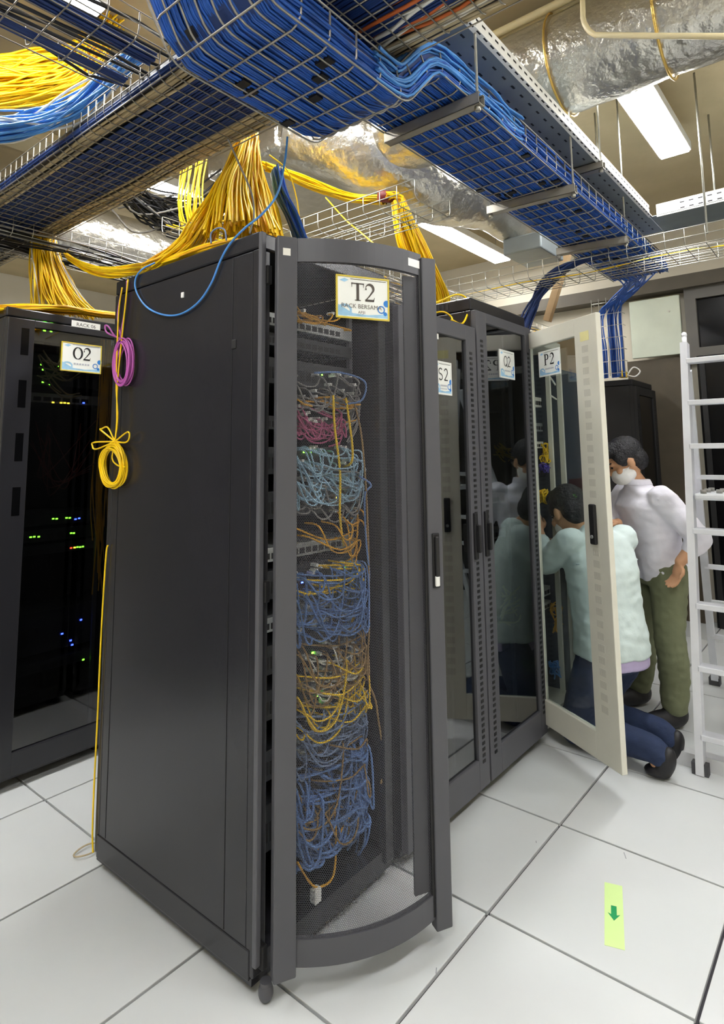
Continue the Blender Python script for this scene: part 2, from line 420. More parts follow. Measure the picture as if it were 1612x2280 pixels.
# the lock stile of P2: rows of pale vent patches, note, lever
m_vent = mat('vent_shade', 'c9c7ba', 0.6)
vp = MB().box(0, -.0312, 0, .042, -.0302, .032)
for j in range(3): vp.box(.004+.013*j, -.0316, .004, .011+.013*j, -.0311, .028)
vp = vp.mesh('vent_patch'); vp.materials.append(m_vent)
for k in range(33):
    z = 1.93-.052*k
    if 1.02 < z < 1.25 or z < .3: continue
    inst(vp, 'vent_patch', P2d, Matrix.Translation((.448, 0, z)))
hb = MB().rbox(.452, -.05, 1.045, .487, -.03, 1.225, r=.006).build('handle', m_blk, P2d)
MB().cyl((.470, -.049, 1.08), (.470, -.055, 1.08), .008, 10).build('lock', m_silver, hb)
B('note', mat('yellow_note', 'e9e2a4', .6), P2d, .44, -.0315, 1.985, .50, -.0303, 2.03)
# O2 row behind
O2 = empty('server_rack', (-.19, 2.02, 0), 'black glass-door server rack O2 at left with blinking lights', 'server rack')
shell(O2, .62, .9, 2.18, m_rack, cap=.045)
m_glasso2 = glass_mat('smoked_glass_dark', (0.5, 0.5, 0.5), gloss=0.06)
O2d = glass_door(O2, .62, 2.125, m_rack, m_glasso2, st_l=.12, st_r=.05, tp=.035, bt=.10, slots=(False, False), hx=None, th=.03)
for z in (1.2, 1.45, 1.7, 1.95): B('stile_window', m_blackglass, O2d, .06, -.0308, z, .095, -.028, z+.13)
R2 = empty('server_rack', (.45, 2.02, 0), 'black server rack beside O2 hidden behind rack T2', 'server rack')
shell(R2, .62, .9, 2.18, m_rack, cap=.045); glass_door(R2, .62, 2.125, m_rack, m_glasso2, hx=.56)
# far racks
FR = empty('server_rack', (4.02, .40, 0), 'plain black server rack at the far end of the aisle below blue cables', 'server rack')
shell(FR, .6, .9, 2.06, m_rackdk)
glass_door(FR, .6, 2.0, m_rackdk, m_blackglass, hx=.05)

for x in (-1.75, -1.13):
    NR = empty('server_rack', (x-.65, 2.02, 0), 'black server rack left of rack O2, outside the view, %s' % ('nearer' if x < -1.5 else 'farther'), 'server rack')
    shell(NR, .62, .9, 2.18, m_rack, cap=.045); glass_door(NR, .62, 2.125, m_rack, m_blackglass, hx=.56)

NX = at(1290, 832, 'Y', .36).z
N2 = empty('server_rack', (2.318, .365, 0), 'dark slate rack with a maroon lower panel seen through the P2 door glass', 'server rack', 'racks of the middle row')
m_slate = mat('slate_enamel', '3a424e', .35, var=.06)
shell(N2, .73, .8, NX, m_slate)
nd = MB().rbox(0, -.03, .08, .73, 0, NX-.02, r=.004).build('front_door', m_slate, N2)
B('door_panel', m_maroon, nd, .03, -.034, .35, .70, -.0295, 1.30, r=.002)
MB().rbox(.69, -.045, 1.0, .715, -.03, 1.15, r=.004).build('handle', m_blk, nd)
# ------------------------------------------------------------------ lettering
def ribbon(mb, pts, ws, m, z):
    pts = [Vector((p[0], p[1])) for p in pts]; k = len(pts); vs = []
    for i, p in enumerate(pts):
        t = (pts[min(i+1, k-1)]-pts[max(i-1, 0)]).normalized(); nn = Vector((-t.y, t.x))
        w = ws[i] if isinstance(ws, list) else ws
        a = p+nn*w/2; b = p-nn*w/2; vs += [m @ Vector((a.x, a.y, z)), m @ Vector((b.x, b.y, z))]
    mb.add(vs, [(2*i, 2*i+1, 2*i+3, 2*i+2) for i in range(k-1)])
def arc(cx, cy, rx, ry, a0, a1, n=14): return [(cx+rx*math.cos(math.radians(a0+(a1-a0)*i/n)), cy+ry*math.sin(math.radians(a0+(a1-a0)*i/n))) for i in range(n+1)]
def glyph(mb, ch, ox, oy, s, serif, m, z):
    def rb(pts, w): ribbon(mb, [(ox+x*s, oy+y*s) for x, y in pts], [q*s for q in w] if isinstance(w, list) else w*s, m, z)
    th, tn = (.16, .05) if serif else (.085, .085)
    if ch == 'T':
        rb([(.38, 0), (.38, 1)], th); rb([(0, .965), (.76, .965)], .06 if serif else th); rb([(.2, .02), (.56, .02)], .045)
        rb([(.025, 1), (.025, .74)], [.05, .02]); rb([(.735, 1), (.735, .74)], [.05, .02])
    elif ch == '2':
        p = arc(.29, .71, .24, .26, 165, -20, 14)+[(.44, .52), (.28, .3), (.06, .06)]
        rb(p, [tn+(th-tn)*max(0, math.sin((i-2)/15*PI)) if 1 < i < 17 else tn for i in range(len(p))])
        rb([(.03, .055), (.55, .055)], .12 if serif else th)
        if serif: rb([(.53, .02), (.59, .24)], [.07, .02]); rb([(.03, .70), (.12, .70)], .1)
    elif ch == 'O' or ch == 'Q':
        p = arc(.38, .5, .33, .46, 0, 360, 28)
        rb(p, [tn+(th-tn)*abs(math.cos(2*PI*i/28)) for i in range(29)])
        if ch == 'Q': rb([(.45, .25), (.78, -.06)], th)
    elif ch == 'P':
        rb([(.16, 0), (.16, 1)], th); rb([(0, .02), (.34, .02)], .045); rb([(0, .98), (.3, .98)], .045)
        p = [(.16, .965)]+arc(.32, .73, .24, .235, 90, -90, 12)+[(.16, .50)]
        rb(p, [tn]+[tn+(th-tn)*math.sin(PI*i/12) for i in range(13)]+[tn])
    elif ch == 'S':
        p = arc(.3, .74, .24, .22, 30, 270, 12)+arc(.3, .28, .25, .24, 90, -150, 12)[1:]
        rb(p, th)
def small_text(parent, txt, size, m4, m, name='lettering'):
    cu = bpy.data.curves.new('text', 'FONT'); cu.body = txt; cu.size = size; cu.align_x = 'CENTER'; cu.resolution_u = 2
    ob = bpy.data.objects.new('text', cu); C.objects.link(ob)
    dg = bpy.context.evaluated_depsgraph_get(); me = bpy.data.meshes.new_from_object(ob.evaluated_get(dg))
    bpy.data.objects.remove(ob, do_unlink=True)
    me.materials.clear(); me.materials.append(m)
    return inst(me, name, parent, m4)
m_ink2 = mat('grey_ink', '6a625a', .6, var=0); m_faint = mat('faint_ink', 'b4b8c2', .6, var=0); m_inkglare = mat('black_ink_glare', '4c443e', .6, var=0)  # last one: glare on the black T2 letters, painted in as brown
def sign(m4, w, h, chars, serif, label, frame, cs=.5, lines=()):
    """flat printed card: local x right, y up, z outwards; origin at its centre"""
    t = MB().rbox(-w/2, -h/2, -.003, w/2, h/2, 0, r=.001).build('rack_sign', m_signw)
    t.matrix_world = m4; tag(t, label, 'sign', 'rack name signs')
    fr = MB(); e = .004
    for a in ((-w/2-e, h/2-.001, w/2+e, h/2+e), (-w/2-e, -h/2-e, w/2+e, -h/2+.001), (-w/2-e, -h/2, -w/2+.001, h/2), (w/2-.001, -h/2, w/2+e, h/2)):
        fr.box(a[0], a[1], -.004, a[2], a[3], .002)
    fr.build('frame', frame, t)
    I = Matrix.Identity(4)
    def piece(fn, m):
        q = MB(); fn(q); q.build('print_mark', m, t)
    def disc(q, cx, cy, r, z, n=20): q.add([(cx+r*math.cos(2*PI*i/n), cy+r*math.sin(2*PI*i/n), z) for i in range(n)], [tuple(range(n))])
    piece(lambda q: disc(q, w*.47, -h*.10, h*.085, .0009), m_signblue)
    piece(lambda q: ribbon(q, arc(w*.36, -h*.26, h*.085, h*.085, 0, 360, 20), h*.03, I, .0009), m_signblue)
    piece(lambda q: disc(q, w*.44, -h*.36, h*.05, .0009), m_signblue)
    piece(lambda q: ribbon(q, arc(-w*.36, -h*.33, w*.12, h*.12, 0, 360, 20), h*.06, I, .0006), m_signpale)
    piece(lambda q: q.add([(-w/2+.002, -h*.47, .0004), (w/2-.002, -h*.47, .0004), (w/2-.002, -h*.36, .0004), (w*.1, -h*.42, .0004), (-w*.2, -h*.40, .0004), (-w/2+.002, -h*.2, .0004)], [(0, 1, 2, 3, 4, 5)]), m_signpale)
    piece(lambda q: q.add([(-w*.46, h*.40, .0005), (-w*.36, h*.36, .0005), (-w*.28, h*.42, .0005), (-w*.36, h*.46, .0005)], [(0, 1, 2, 3)]), m_signpale)
    g = MB(); s = h*cs; adv = s*.80
    x = -(adv*(len(chars)-1)+.6*s)/2
    for ch in chars: glyph(g, ch, x, -h*.08, s, serif, I, .0012); x += adv
    ribbon(g, [(-w*.25, h*.45), (w*.46, h*.45)], h*.012, I, .0012)
    g.build('lettering', m_inkglare if frame is m_gold and cs < .45 else m_ink, t)
    for txt, yy, sz in lines:
        if txt: small_text(t, txt, h*sz, Matrix.Translation((-w*.03, h*yy, .0012)), m_ink2)
        else:                                   # a line of print too faint to read: pale dashes
            q = MB()
            for k in range(6): ribbon(q, [(-w*.20+w*.07*k, h*yy), (-w*.20+w*.07*k+w*.05, h*yy)], h*sz, I, .0011)
            q.build('faint_print', m_faint, t)['kind'] = 'stuff'
    return t
def face(o, xd, up=Vector((0, 0, 1)), out=None):
    xd = Vector(xd).normalized(); zd = xd.cross(up).normalized(); yd = zd.cross(xd)
    return Matrix(((xd.x, yd.x, zd.x, o[0]), (xd.y, yd.y, zd.y, o[1]), (xd.z, yd.z, zd.z, o[2]), (0, 0, 0, 1)))
dx = (DM @ Vector((1, 0, 0, 0))).to_3d()
c = DM @ Vector((.262, arc_y(.262)-.007, 1.95))
sign(face(c, dx), .172, .128, 'T2', True, 'white framed sign reading T2 on the curved mesh door', m_gold, .44, (('RACK BERSAMA', -.27, .15), ('APJII', -.40, .10)))
def at_plane(px, py, p, n):
    d = _f + (px-PPX)/FPX*_r - (py-PPY)/FPX*_u; o = Vector((CX, CY, CZ)); n = Vector(n)
    return o+d*((Vector(p)-o).dot(n)/d.dot(n))
XA = (1, 0, 0)
yg = .33-.0155-.004
sign(face(at(987, 842, 'Y', yg), XA), .125, .135, 'S2', False, 'white card sign reading S2 on the glass door behind rack T2', m_signw, .40, ((None, -.24, .05), (None, -.34, .03)))
sign(face(at(1129, 812, 'Y', yg), XA), .155, .135, 'Q2', False, 'white card sign reading Q2 on the tall glass door', m_signw, .40, ((None, -.24, .05),))
pdir = Vector((math.cos(PA), math.sin(PA), 0)); pn = Vector((-pdir.y, pdir.x, 0))
ppt = Vector((1.83, .31, 1.9))
sign(face(at_plane(1236, 808, ppt, pn)-pn*.036, pdir), .165, .125, 'P2', True, 'white card sign reading P2 on the open beige door', m_signw, .46, ((None, -.24, .06),))
sign(face(at(182, 797, 'Y', 2.02-.024), XA), .20, .14, 'O2', True, 'white card sign reading O2 on the left glass door', m_gold, .46, ((None, -.24, .06),))
lb = B('rack_label', m_white, None, -.075, -.018, -.002, .075, .018, 0); lb.matrix_world = face(at(192, 725, 'Y', 2.02-.024), XA)
tag(lb, 'small white label strip above the O2 sign', 'label')
small_text(lb, 'RACK 06', .026, Matrix.Translation((0, -.009, .0005)), m_ink)
lb = B('rack_label', m_white, None, -.03, -.012, -.002, .03, .012, 0); lb.matrix_world = face(at(968, 747, 'Y', yg), XA)
tag(lb, 'small white label strip high on the S2 glass', 'label')
# ------------------------------------------------------------------ overhead cable trays
def smooth_poly(poly, rad=.06, k=5):
    P = [Vector(p) for p in poly]; out = [P[0]]
    for i in range(1, len(P)-1):
        a, b, c = P[i-1], P[i], P[i+1]
        r1 = min(rad, (b-a).length*.45); r2 = min(rad, (c-b).length*.45)
        s = b+(a-b).normalized()*r1; e = b+(c-b).normalized()*r2
        for j in range(k+1):
            t = j/k; out.append(s*(1-t)**2+b*2*t*(1-t)+e*t*t)
    out.append(P[-1]); return out
def frames(path):
    out = []
    for i, p in enumerate(path):
        t = (path[min(i+1, len(path)-1)]-path[max(i-1, 0)]).normalized()
        lat = t.cross(Vector((0, 0, 1)))
        if lat.length < .05: lat = out[-1][2] if out else Vector((0, -1, 0))
        lat = lat.normalized(); up = lat.cross(t).normalized()
        out.append((p, t, lat, up))
    return out
def resample(path, step):
    out = [path[0]]; acc = 0; 
    for a, b in zip(path, path[1:]):
        L = (b-a).length; d = step-acc
        while d <= L: out.append(a+(b-a)*(d/L)); d += step
        acc = (acc+L) % step
    return out
def mesh_tray(label, poly, w, h, m, nb=8, sp=.1, wr=.0024, rad=.05, group='wire mesh cable trays', side=(.5, 1.0), lat0=None):
    path = smooth_poly(poly, rad); o = path[0]
    t = empty('cable_tray', o, label, 'cable tray', group)
    fr = frames(path)
    offs = [(-w/2+w*i/(nb-1), 0) for i in range(nb)]+[(s*w/2, h*q) for s in (-1, 1) for q in side]
    for a, b in offs:
        MB().tube([p+lat*a+up*b-o for p, tt, lat, up in fr], wr, 5).build('longitudinal_wire', m, t)
    c = .03; us = [(-w/2, h), (-w/2, c), (-w/2+c*.3, c*.3), (-w/2+c, 0), (w/2-c, 0), (w/2-c*.3, c*.3), (w/2, c), (w/2, h)]
    me = MB().tube([(a, b-.004, 0) for a, b in us], wr, 5).mesh('cross_wire'); me.materials.append(m)
    rs = resample(path, sp)
    for p, tt, lat, up in frames(rs):
        q = p-o
        inst(me, 'cross_wire', t, Matrix(((lat.x, up.x, -tt.x, q.x), (lat.y, up.y, -tt.y, q.y), (lat.z, up.z, -tt.z, q.z), (0, 0, 0, 1))))
    return t
def tray_cables(mb, poly, w, n, z, r, jit=.004, rad=.07, sides=5, lo=-1, hi=1, zj=.004, step=.09):
    """n cables laid side by side along a tray, lateral range lo..hi of the half width"""
    path = smooth_poly(poly, rad, 4); rs = resample(path, step)+[path[-1]]; fr = frames(rs)
    for i in range(n):
        u = lo+(hi-lo)*(i+.5)/n; ph = random.uniform(0, 50); zz = z+rnd(zj)
        pts = []
        for k, (p, t, lat, up) in enumerate(fr):
            wv = noise.noise((ph, k*.35, 0))*jit*2; wz = noise.noise((ph, k*.35, 9))*jit
            pts.append(p+lat*(u*w/2+wv)+up*(zz+wz))
        mb.tube(pts, r, sides, cap=False)
def slab(mb, poly, w, z0, z1, rad=.07):
    fr = frames(smooth_poly(poly, rad, 4)); vs = []; fs = []
    for p, t, lat, up in fr: vs += [p-lat*w/2+up*z0, p+lat*w/2+up*z0, p+lat*w/2+up*z1, p-lat*w/2+up*z1]
    for i in range(len(fr)-1):
        a = 4*i; b = a+4
        for j in range(4): fs.append((a+j, a+(j+1) % 4, b+(j+1) % 4, b+j))
    fs += [(3, 2, 1, 0), tuple(4*(len(fr)-1)+j for j in range(4))]
    mb.add(vs, fs)
def stuff(mb, name, label, cat, mats, group=None):
    o = mb.build(name, mats); tag(o, label, cat, group, 'stuff'); return o
def ties(parent, poly, w, z, spots, m=m_blk):
    """short black straps gripping the cables of a tray from below"""
    path = smooth_poly(poly, .07, 4); rs = resample(path, .02); fr = frames(rs); o = wloc(parent)
    for s, u, ln in spots:
        k = min(len(fr)-1, int(s/.02)); p, t, lat, up = fr[k]; q = p+lat*(u*w/2)+up*z-o
        mb = MB(); mb.box(-ln/2, -.004, -.014, ln/2, .006, .014, Matrix(((lat.x, up.x, t.x, q.x), (lat.y, up.y, t.y, q.y), (lat.z, up.z, t.z, q.z), (0, 0, 0, 1))))
        mb.build('cable_strap', m, parent)

# A: blue tray that dips under the cross tray and runs on above the aisle
PA_ = [(-1.0, .085, 3.40), (-.62, .085, 2.79), (-.455, .085, 2.50), (.10, .085, 2.495), (.28, .085, 2.695), (3.25, .085, 2.70)]
mesh_tray('galvanised mesh tray full of blue cables dipping down above rack T2', PA_, .37, .10, m_zincmid, nb=8, sp=.105, wr=.0032)
mb = MB(); tray_cables(mb, PA_, .36, 58, .009, .0036, jit=.003)
tray_cables(mb, PA_, .37, 10, .03, .0045, lo=.90, hi=1.0, zj=.025, jit=.005)
tray_cables(mb, PA_, .37, 8, .06, .0045, lo=.88, hi=1.0, zj=.02, jit=.006)
tray_cables(mb, PA_, .37, 26, .085, .0045, lo=-1, hi=1.0, zj=.01, jit=.008)
mb.cur = 1; slab(mb, PA_, .345, .013, .075)  # solid navy core added within the cables to block light
bA = stuff(mb, 'cable_bundle', 'mass of blue network cables filling the dipping mesh tray', 'cables', [m_blue, m_bluedk])
sp = []
for k in range(34): sp.append((random.uniform(.75, 4.6), rnd(.9), random.uniform(.025, .05)))
ties(bA, PA_, .37, .003, sp)
mb = MB(); tray_cables(mb, [(-.05, .085, 2.5), (.10, .085, 2.495), (.28, .085, 2.695), (.9, .085, 2.70)], .37, 12, .05, .0048, lo=.95, hi=1.06, zj=.045, jit=.006, step=.05)
tray_cables(mb, [(-.05, .085, 2.5), (.10, .085, 2.495), (.28, .085, 2.695), (.9, .085, 2.70)], .37, 18, .088, .0048, lo=.1, hi=1.0, zj=.015, jit=.008, step=.05)
stuff(mb, 'cable_bundle', 'bright light-blue cables climbing at the step of the dipping tray', 'cables', [m_bluel])
# B: cross tray running towards the far left
PB = [(-.06, -1.6, 2.69), (-.06, 5.4, 2.69)]
mesh_tray('wide mesh tray crossing above, with navy and beige cables, running to the left', PB, .44, .10, m_zincdk, nb=9, sp=.06)
mb = MB(); tray_cables(mb, PB, .44, 30, .010, .005, lo=-.62, hi=.55, step=.25)
tray_cables(mb, PB, .44, 8, .03, .005, lo=-1, hi=-.9, zj=.02, step=.25)
mb.cur = 1; slab(mb, PB, .42, .015, .06)  # added black core behind the bottom cables, keeps light from passing
mb.cur = 2; tray_cables(mb, PB, .44, 7, .010, .006, lo=.58, hi=.98, step=.2, jit=.012); tray_cables(mb, PB, .44, 5, .010, .006, lo=-.9, hi=-.66, step=.2, jit=.012)
stuff(mb, 'cable_bundle', 'navy and beige cables lying in the wide cross tray', 'cables', [m_bluedk, m_blk, m_beigec])
mb = MB(); PBn = [(-.085, -1.2, 2.70), (-.085, .2, 2.70)]
mb.cur = 0; tray_cables(mb, PBn, .40, 9, .028, .006, lo=.3, hi=1.0, jit=.02, step=.1)
mb.cur = 1; tray_cables(mb, PBn, .40, 4, .004, .006, lo=.1, hi=.9, jit=.03, step=.1)
mb.cur = 2; tray_cables(mb, PBn, .40, 4, .004, .007, lo=.3, hi=1.0, jit=.02, step=.1)
stuff(mb, 'cable_bundle', 'black, orange and white cables crossing over the dip at the top', 'cables', [m_blk, m_orange, m_offw])
# C: short tray joining B from the near left
PC = [(-1.9, .70, 2.74), (-.30, .70, 2.74)]
mesh_tray('narrow mesh tray with two blue cable ribbons at upper left', PC, .32, .08, m_zincdk, nb=7, sp=.1)
mb = MB(); tray_cables(mb, PC, .32, 10, .008, .0042, lo=.28, hi=.62, step=.2); tray_cables(mb, PC, .32, 9, .016, .0042, lo=.28, hi=.62, step=.2)
tray_cables(mb, PC, .32, 6, .008, .0042, lo=-.75, hi=-.5, step=.2)
stuff(mb, 'cable_bundle', 'two flat blue cable ribbons in the narrow upper left tray', 'cables', [m_bluedk])
mb = MB(); tray_cables(mb, [(-1.9, .75, 2.765), (-.1, .70, 2.775)], .3, 7, .01, .006, jit=.03, step=.15)
stuff(mb, 'cable_bundle', 'loose black cables lying over the narrow upper left tray', 'cables', [m_blk])
# D: tray above the O2 row, E: white tray across, F: silver tray behind T2
PD = [(-1.8, 2.45, 2.62), (3.6, 2.45, 2.62)]
mesh_tray('silver mesh tray above the O2 rack row', PD, .40, .09, m_zinc, nb=8, sp=.1)
PE = [(2.45, -2.6, 2.56), (2.45, 2.6, 2.56)]
mesh_tray('shiny wire mesh tray crossing below the blue tray at right', PE, .36, .10, m_zinc, nb=8, sp=.1)
PF = [(.35, 1.42, 2.58), (3.6, 1.42, 2.58)]
mesh_tray('empty silver mesh tray behind rack T2', PF, .34, .09, m_zinc, nb=7, sp=.1)
PG = [(1.02, .40, 2.60), (1.02, 2.3, 2.60)]
mesh_tray('short silver mesh tray ending beside the red cable collar', PG, .30, .09, m_zinc, nb=7, sp=.1)
mb = MB(); tray_cables(mb, PD, .4, 16, .02, .006, lo=-.9, hi=.9, jit=.05, step=.2, zj=.02); mb.cur = 1; tray_cables(mb, PD, .4, 10, .04, .006, jit=.05, step=.2, zj=.02)
stuff(mb, 'cable_bundle', 'tangle of black and grey cables in the tray above the O2 row', 'cables', [m_blk, m_grey])
mb = MB(); tray_cables(mb, PE, .36, 1, .02, .004, lo=-.4, hi=.6, jit=.03, step=.2); tray_cables(mb, PF, .34, 5, .02, .004, jit=.04, step=.2)
stuff(mb, 'cable_bundle', 'a few yellow cables lying in the silver trays', 'cables', [m_yel])
PI_ = [(1.25, 1.05, 2.36), (4.3, 1.05, 2.36)]
mesh_tray('cluttered silver mesh tray low behind racks Q2 and P2', PI_, .44, .10, m_zinc, nb=9, sp=.1)
mb = MB(); tray_cables(mb, PI_, .44, 14, .02, .006, lo=-.95, hi=.95, jit=.05, step=.18, zj=.02); mb.cur = 1; tray_cables(mb, PI_, .44, 10, .05, .006, jit=.05, step=.18, zj=.02); mb.cur = 2; tray_cables(mb, PI_, .44, 5, .06, .005, jit=.06, step=.18, zj=.02)
stuff(mb, 'cable_bundle', 'grey, white and yellow cables in the low cluttered tray', 'cables', [m_grey, m_offw, m_yel])
# vertical drop tray to the far black rack, and the navy drop to P2
PH = [(3.86, .50, 2.74), (3.86, .50, 2.08)]
t = empty('cable_tray', (3.9, .52, 2.08), 'vertical wire mesh tray with blue cables dropping to the far black rack', 'cable tray')
for y in (-.12, -.06, 0, .06, .12): MB().cyl((-.05, y, 0), (-.05, y, .66), .003, 5).build('longitudinal_wire', m_zinc, t)
for z in (.02, .12, .22, .32, .42, .52, .62): MB().tube([(.03, -.12, z), (-.05, -.12, z), (-.05, .12, z), (.03, .12, z)], .003, 5).build('cross_wire', m_zinc, t)
mb = MB()
for k in range(26):
    y = .42+.2*random.random(); x = 3.885+.04*random.random()
    mb.tube(crom([(3.1+.1*random.random(), .085+rnd(.15), 2.71), (3.55, .22+rnd(.08), 2.72), (x, y, 2.62), (x, y, 2.3), (x+rnd(.01), y, 2.07)], 5), .006, 5, cap=False)
stuff(mb, 'cable_bundle', 'blue cables dropping down behind the open beige door', 'cables', [m_blue])
mb = MB()
for k in range(34):
    u = random.random()
    mb.tube(crom([(2.5+.1*u, .12+rnd(.1), 2.71), (2.62+rnd(.05), .45+rnd(.05), 2.66), (2.50+.08*u, .62+rnd(.03), 2.4), (2.42+.06*u, .68+rnd(.03), 2.13), (2.42+.06*u, .68+rnd(.03), NX+.005)], 5), .007, 5, cap=False)
stuff(mb, 'cable_bundle', 'navy cable bundle slanting down onto beige rack P2', 'cables', [m_bluedk])

# perforated sheet tray with white flange, turning right at its end
t = empty('cable_tray', (.1, .04, 2.93), 'grey perforated sheet tray with white flange beside the blue tray', 'cable tray')
MB().box(0, -.17, 0, 2.95, .17, .004).build('tray_bottom', m_perftray, t)
def flange(x0, y0, x1, y1):
    mb = MB(); mb.box(x0, y0, -.008, x1, y1, .072); return mb
m_flange = mat('white_flange', 'f2f2ec', .45)
flange(0, -.174, 2.60, -.168).build('flange', m_flange, t)
flange(0, .168, 2.95, .174).build('flange', m_perftray, t)
MB().box(0, -.19, -.009, 2.60, -.168, -.004).build('flange_lip', m_flange, t)
hl = MB()
for k in range(52): hl.box(.03+.05*k, -.1748, .045, .055+.05*k, -.1735, .053); hl.box(.02+.05*k, -.187, -.0098, .045+.05*k, -.181, -.0088)
hl.build('slot_holes', m_rackdk, t)['kind'] = 'stuff'
hl = MB()
for k in range(36):
    for j in range(5): hl.box(.04+.08*k, -.13+.06*j, -.0006, .065+.08*k, -.122+.06*j, .0002)
hl.build('slot_holes', m_rackdk, t)['kind'] = 'stuff'
t = empty('cable_tray', (2.72, -.13, 2.93), 'perforated sheet tray with white flange running off to the right', 'cable tray')
MB().box(0, -2.4, 0, .34, -.002, .004).build('tray_bottom', m_perftray, t)
flange(0, -2.4, .006, -.04).build('flange', m_flange, t); flange(.334, -2.4, .34, -.002).build('flange', m_perftray, t)
hl = MB()
for k in range(44): hl.box(-.0012, -2.35+.05*k, .045, .0002, -2.325+.05*k, .053); hl.box(-.0012, -2.35+.05*k, .01, .0002, -2.325+.05*k, .018)
hl.build('slot_holes', m_rackdk, t)['kind'] = 'stuff'

# support struts with rods
def strut(p, q, label, rods=(0.03, .97), top=ZC):
    p = Vector(p); q = Vector(q); L = (q-p).length; a = (q-p).normalized()
    t = empty('support_strut', p, label, 'strut', 'tray support struts'); t.rotation_euler = (0, 0, math.atan2(a.y, a.x))
    mb = MB()
    for b in ((0, -.02, -.041, L, .02, -.038), (0, -.02, -.041, L, -.0175, 0), (0, .0175, -.041, L, .02, 0), (0, -.02, -.003, L, -.009, 0), (0, .009, -.003, L, .02, 0)): mb.box(*b)
    mb.build('channel', m_strut, t)
    for r in rods:
        MB().cyl((L*r, 0, -.06), (L*r, 0, top-p.z), .005, 8).build('threaded_rod', m_zinc, t)
        MB().cyl((L*r, 0, -.058), (L*r, 0, -.04), .011, 6).build('nut', m_zinc, t)
strut(at(862, 300, 'Z', 2.69), at(1072, 208, 'Z', 2.69), 'steel strut under the blue tray, nearest of the three', rods=(.96,))
strut(at(1087, 462, 'Z', 2.69), at(1282, 411, 'Z', 2.69), 'steel strut under the blue tray, middle of the three')
strut(at(1240, 555, 'Z', 2.69), at(1398, 526, 'Z', 2.69), 'steel strut under the blue tray, farthest of the three')
strut((1.75, -.16, 2.925), (1.75, .25, 2.925), 'steel strut under the grey perforated tray', rods=(.04,))

# thin ceiling rods at right
for px, py0, py1, X in ((1333, 240, 400, 2.5), (1575, 200, 520, 2.45), (1596, 320, 480, 3.0)):
    a = at(px, py1, 'X', X)
    o = MB().cyl((a.x, a.y, a.z), (a.x, a.y, ZC), .006, 8).build('threaded_rod', m_zinc)
    tag(o, {1333: 'thin threaded rod hanging left of the bright light', 1575: 'thin threaded rod holding the shiny right tray', 1596: 'thin threaded rod at the right picture edge'}[px], 'rod')

# ------------------------------------------------------------------ ducts, pipes
def foil_duct(name, label, ctrl, rads, m, n=28, k=10, wr=.02):
    pts = crom(ctrl, k); mb = MB(); rr = []
    for i in range(len(pts)):
        s = i/(len(pts)-1)*(len(rads)-1); a = int(min(s, len(rads)-2)); rr.append(rads[a]+(rads[a+1]-rads[a])*(s-a))
    mb.tube(pts, rr, n, cap=True)
    for i, v in enumerate(mb.v):
        p = Vector(v); d = noise.noise(p*6)*wr+noise.noise(p*17)*wr*.4
        mb.v[i] = tuple(p+Vector((noise.noise(p*5+Vector((3, 0, 0))), noise.noise(p*5+Vector((0, 7, 0))), d/wr))*wr*.6)
    return mb.build(name, m)
d1 = foil_duct('air_duct', '', [(1.46, -3.5, 3.30), (1.44, -2, 3.30), (1.42, -1, 3.30), (1.42, 0, 3.30), (1.42, .9, 3.30)], [.225]*5, m_foil, k=24, wr=.012)
tag(d1, 'big round foil-wrapped duct crossing the ceiling at upper right', 'duct')
for y in (-2.2, -1.25, -.55, -.1):
    MB().tube([(1.42+.236*math.cos(q), y-wloc(d1).y, 3.30+.236*math.sin(q)) for q in [2*PI*i/28 for i in range(28)]], .006, 4, closed=True).build('duct_band', m_foilg, d1)
d2 = foil_duct('air_duct', '', [(1.10, 1.45, 3.40), (1.42, 1.08, 3.26), (1.80, .90, 3.14), (2.3, .80, 3.12), (3.0, .78, 3.10)], [.20, .27, .25, .15, .14], m_foil, k=12, wr=.03)
tag(d2, 'crumpled foil duct elbow hanging behind the blue tray in the middle', 'duct')
d3 = foil_duct('air_duct', '', [(-1.0, 3.6, 3.2), (.6, 3.6, 3.2), (2.2, 3.6, 3.2), (4.5, 3.6, 3.2)], [.26]*4, m_foil, k=14, wr=.02)
tag(d3, 'silver duct running above the far left racks', 'duct')
d4 = MB().rbox(1.05, 1.50, 3.30, 1.95, 2.2, 3.55, r=.03).build('air_duct', m_foil); tag(d4, 'boxy foil-wrapped duct end left of the crumpled elbow', 'duct')
bx = MB().rbox(2.55, .52, 2.84, 2.95, .80, 2.96, r=.01).build('junction_box', m_perftray); tag(bx, 'grey metal box hanging beside the foil duct', 'box')
MB().cyl((2.6, .6, 2.96), (2.6, .6, ZC), .005, 6).build('hanger', m_zinc, bx); MB().cyl((2.9, .55, 2.96), (2.9, .55, ZC), .005, 6).build('hanger', m_zinc, bx)
pp = [at(1296, -60, 'X', 1.0), at(1298, 40, 'X', 1.0), at(1302, 66, 'X', 1.0), at(1325, 78, 'X', 1.0), at(1460, 80, 'X', 1.0), at(1800, 82, 'X', 1.0)]
pp = [pp[0], pp[1]]+[pp[1]*(1-t)**2+pp[2]*2*t*(1-t)+pp[3]*t*t for t in (.25, .5, .75)]+pp[3:]
o = MB().tube(pp, .0105, 12).build('pvc_pipe', m_pvc); tag(o, 'cream plastic pipe with a bend at the top right', 'pipe')
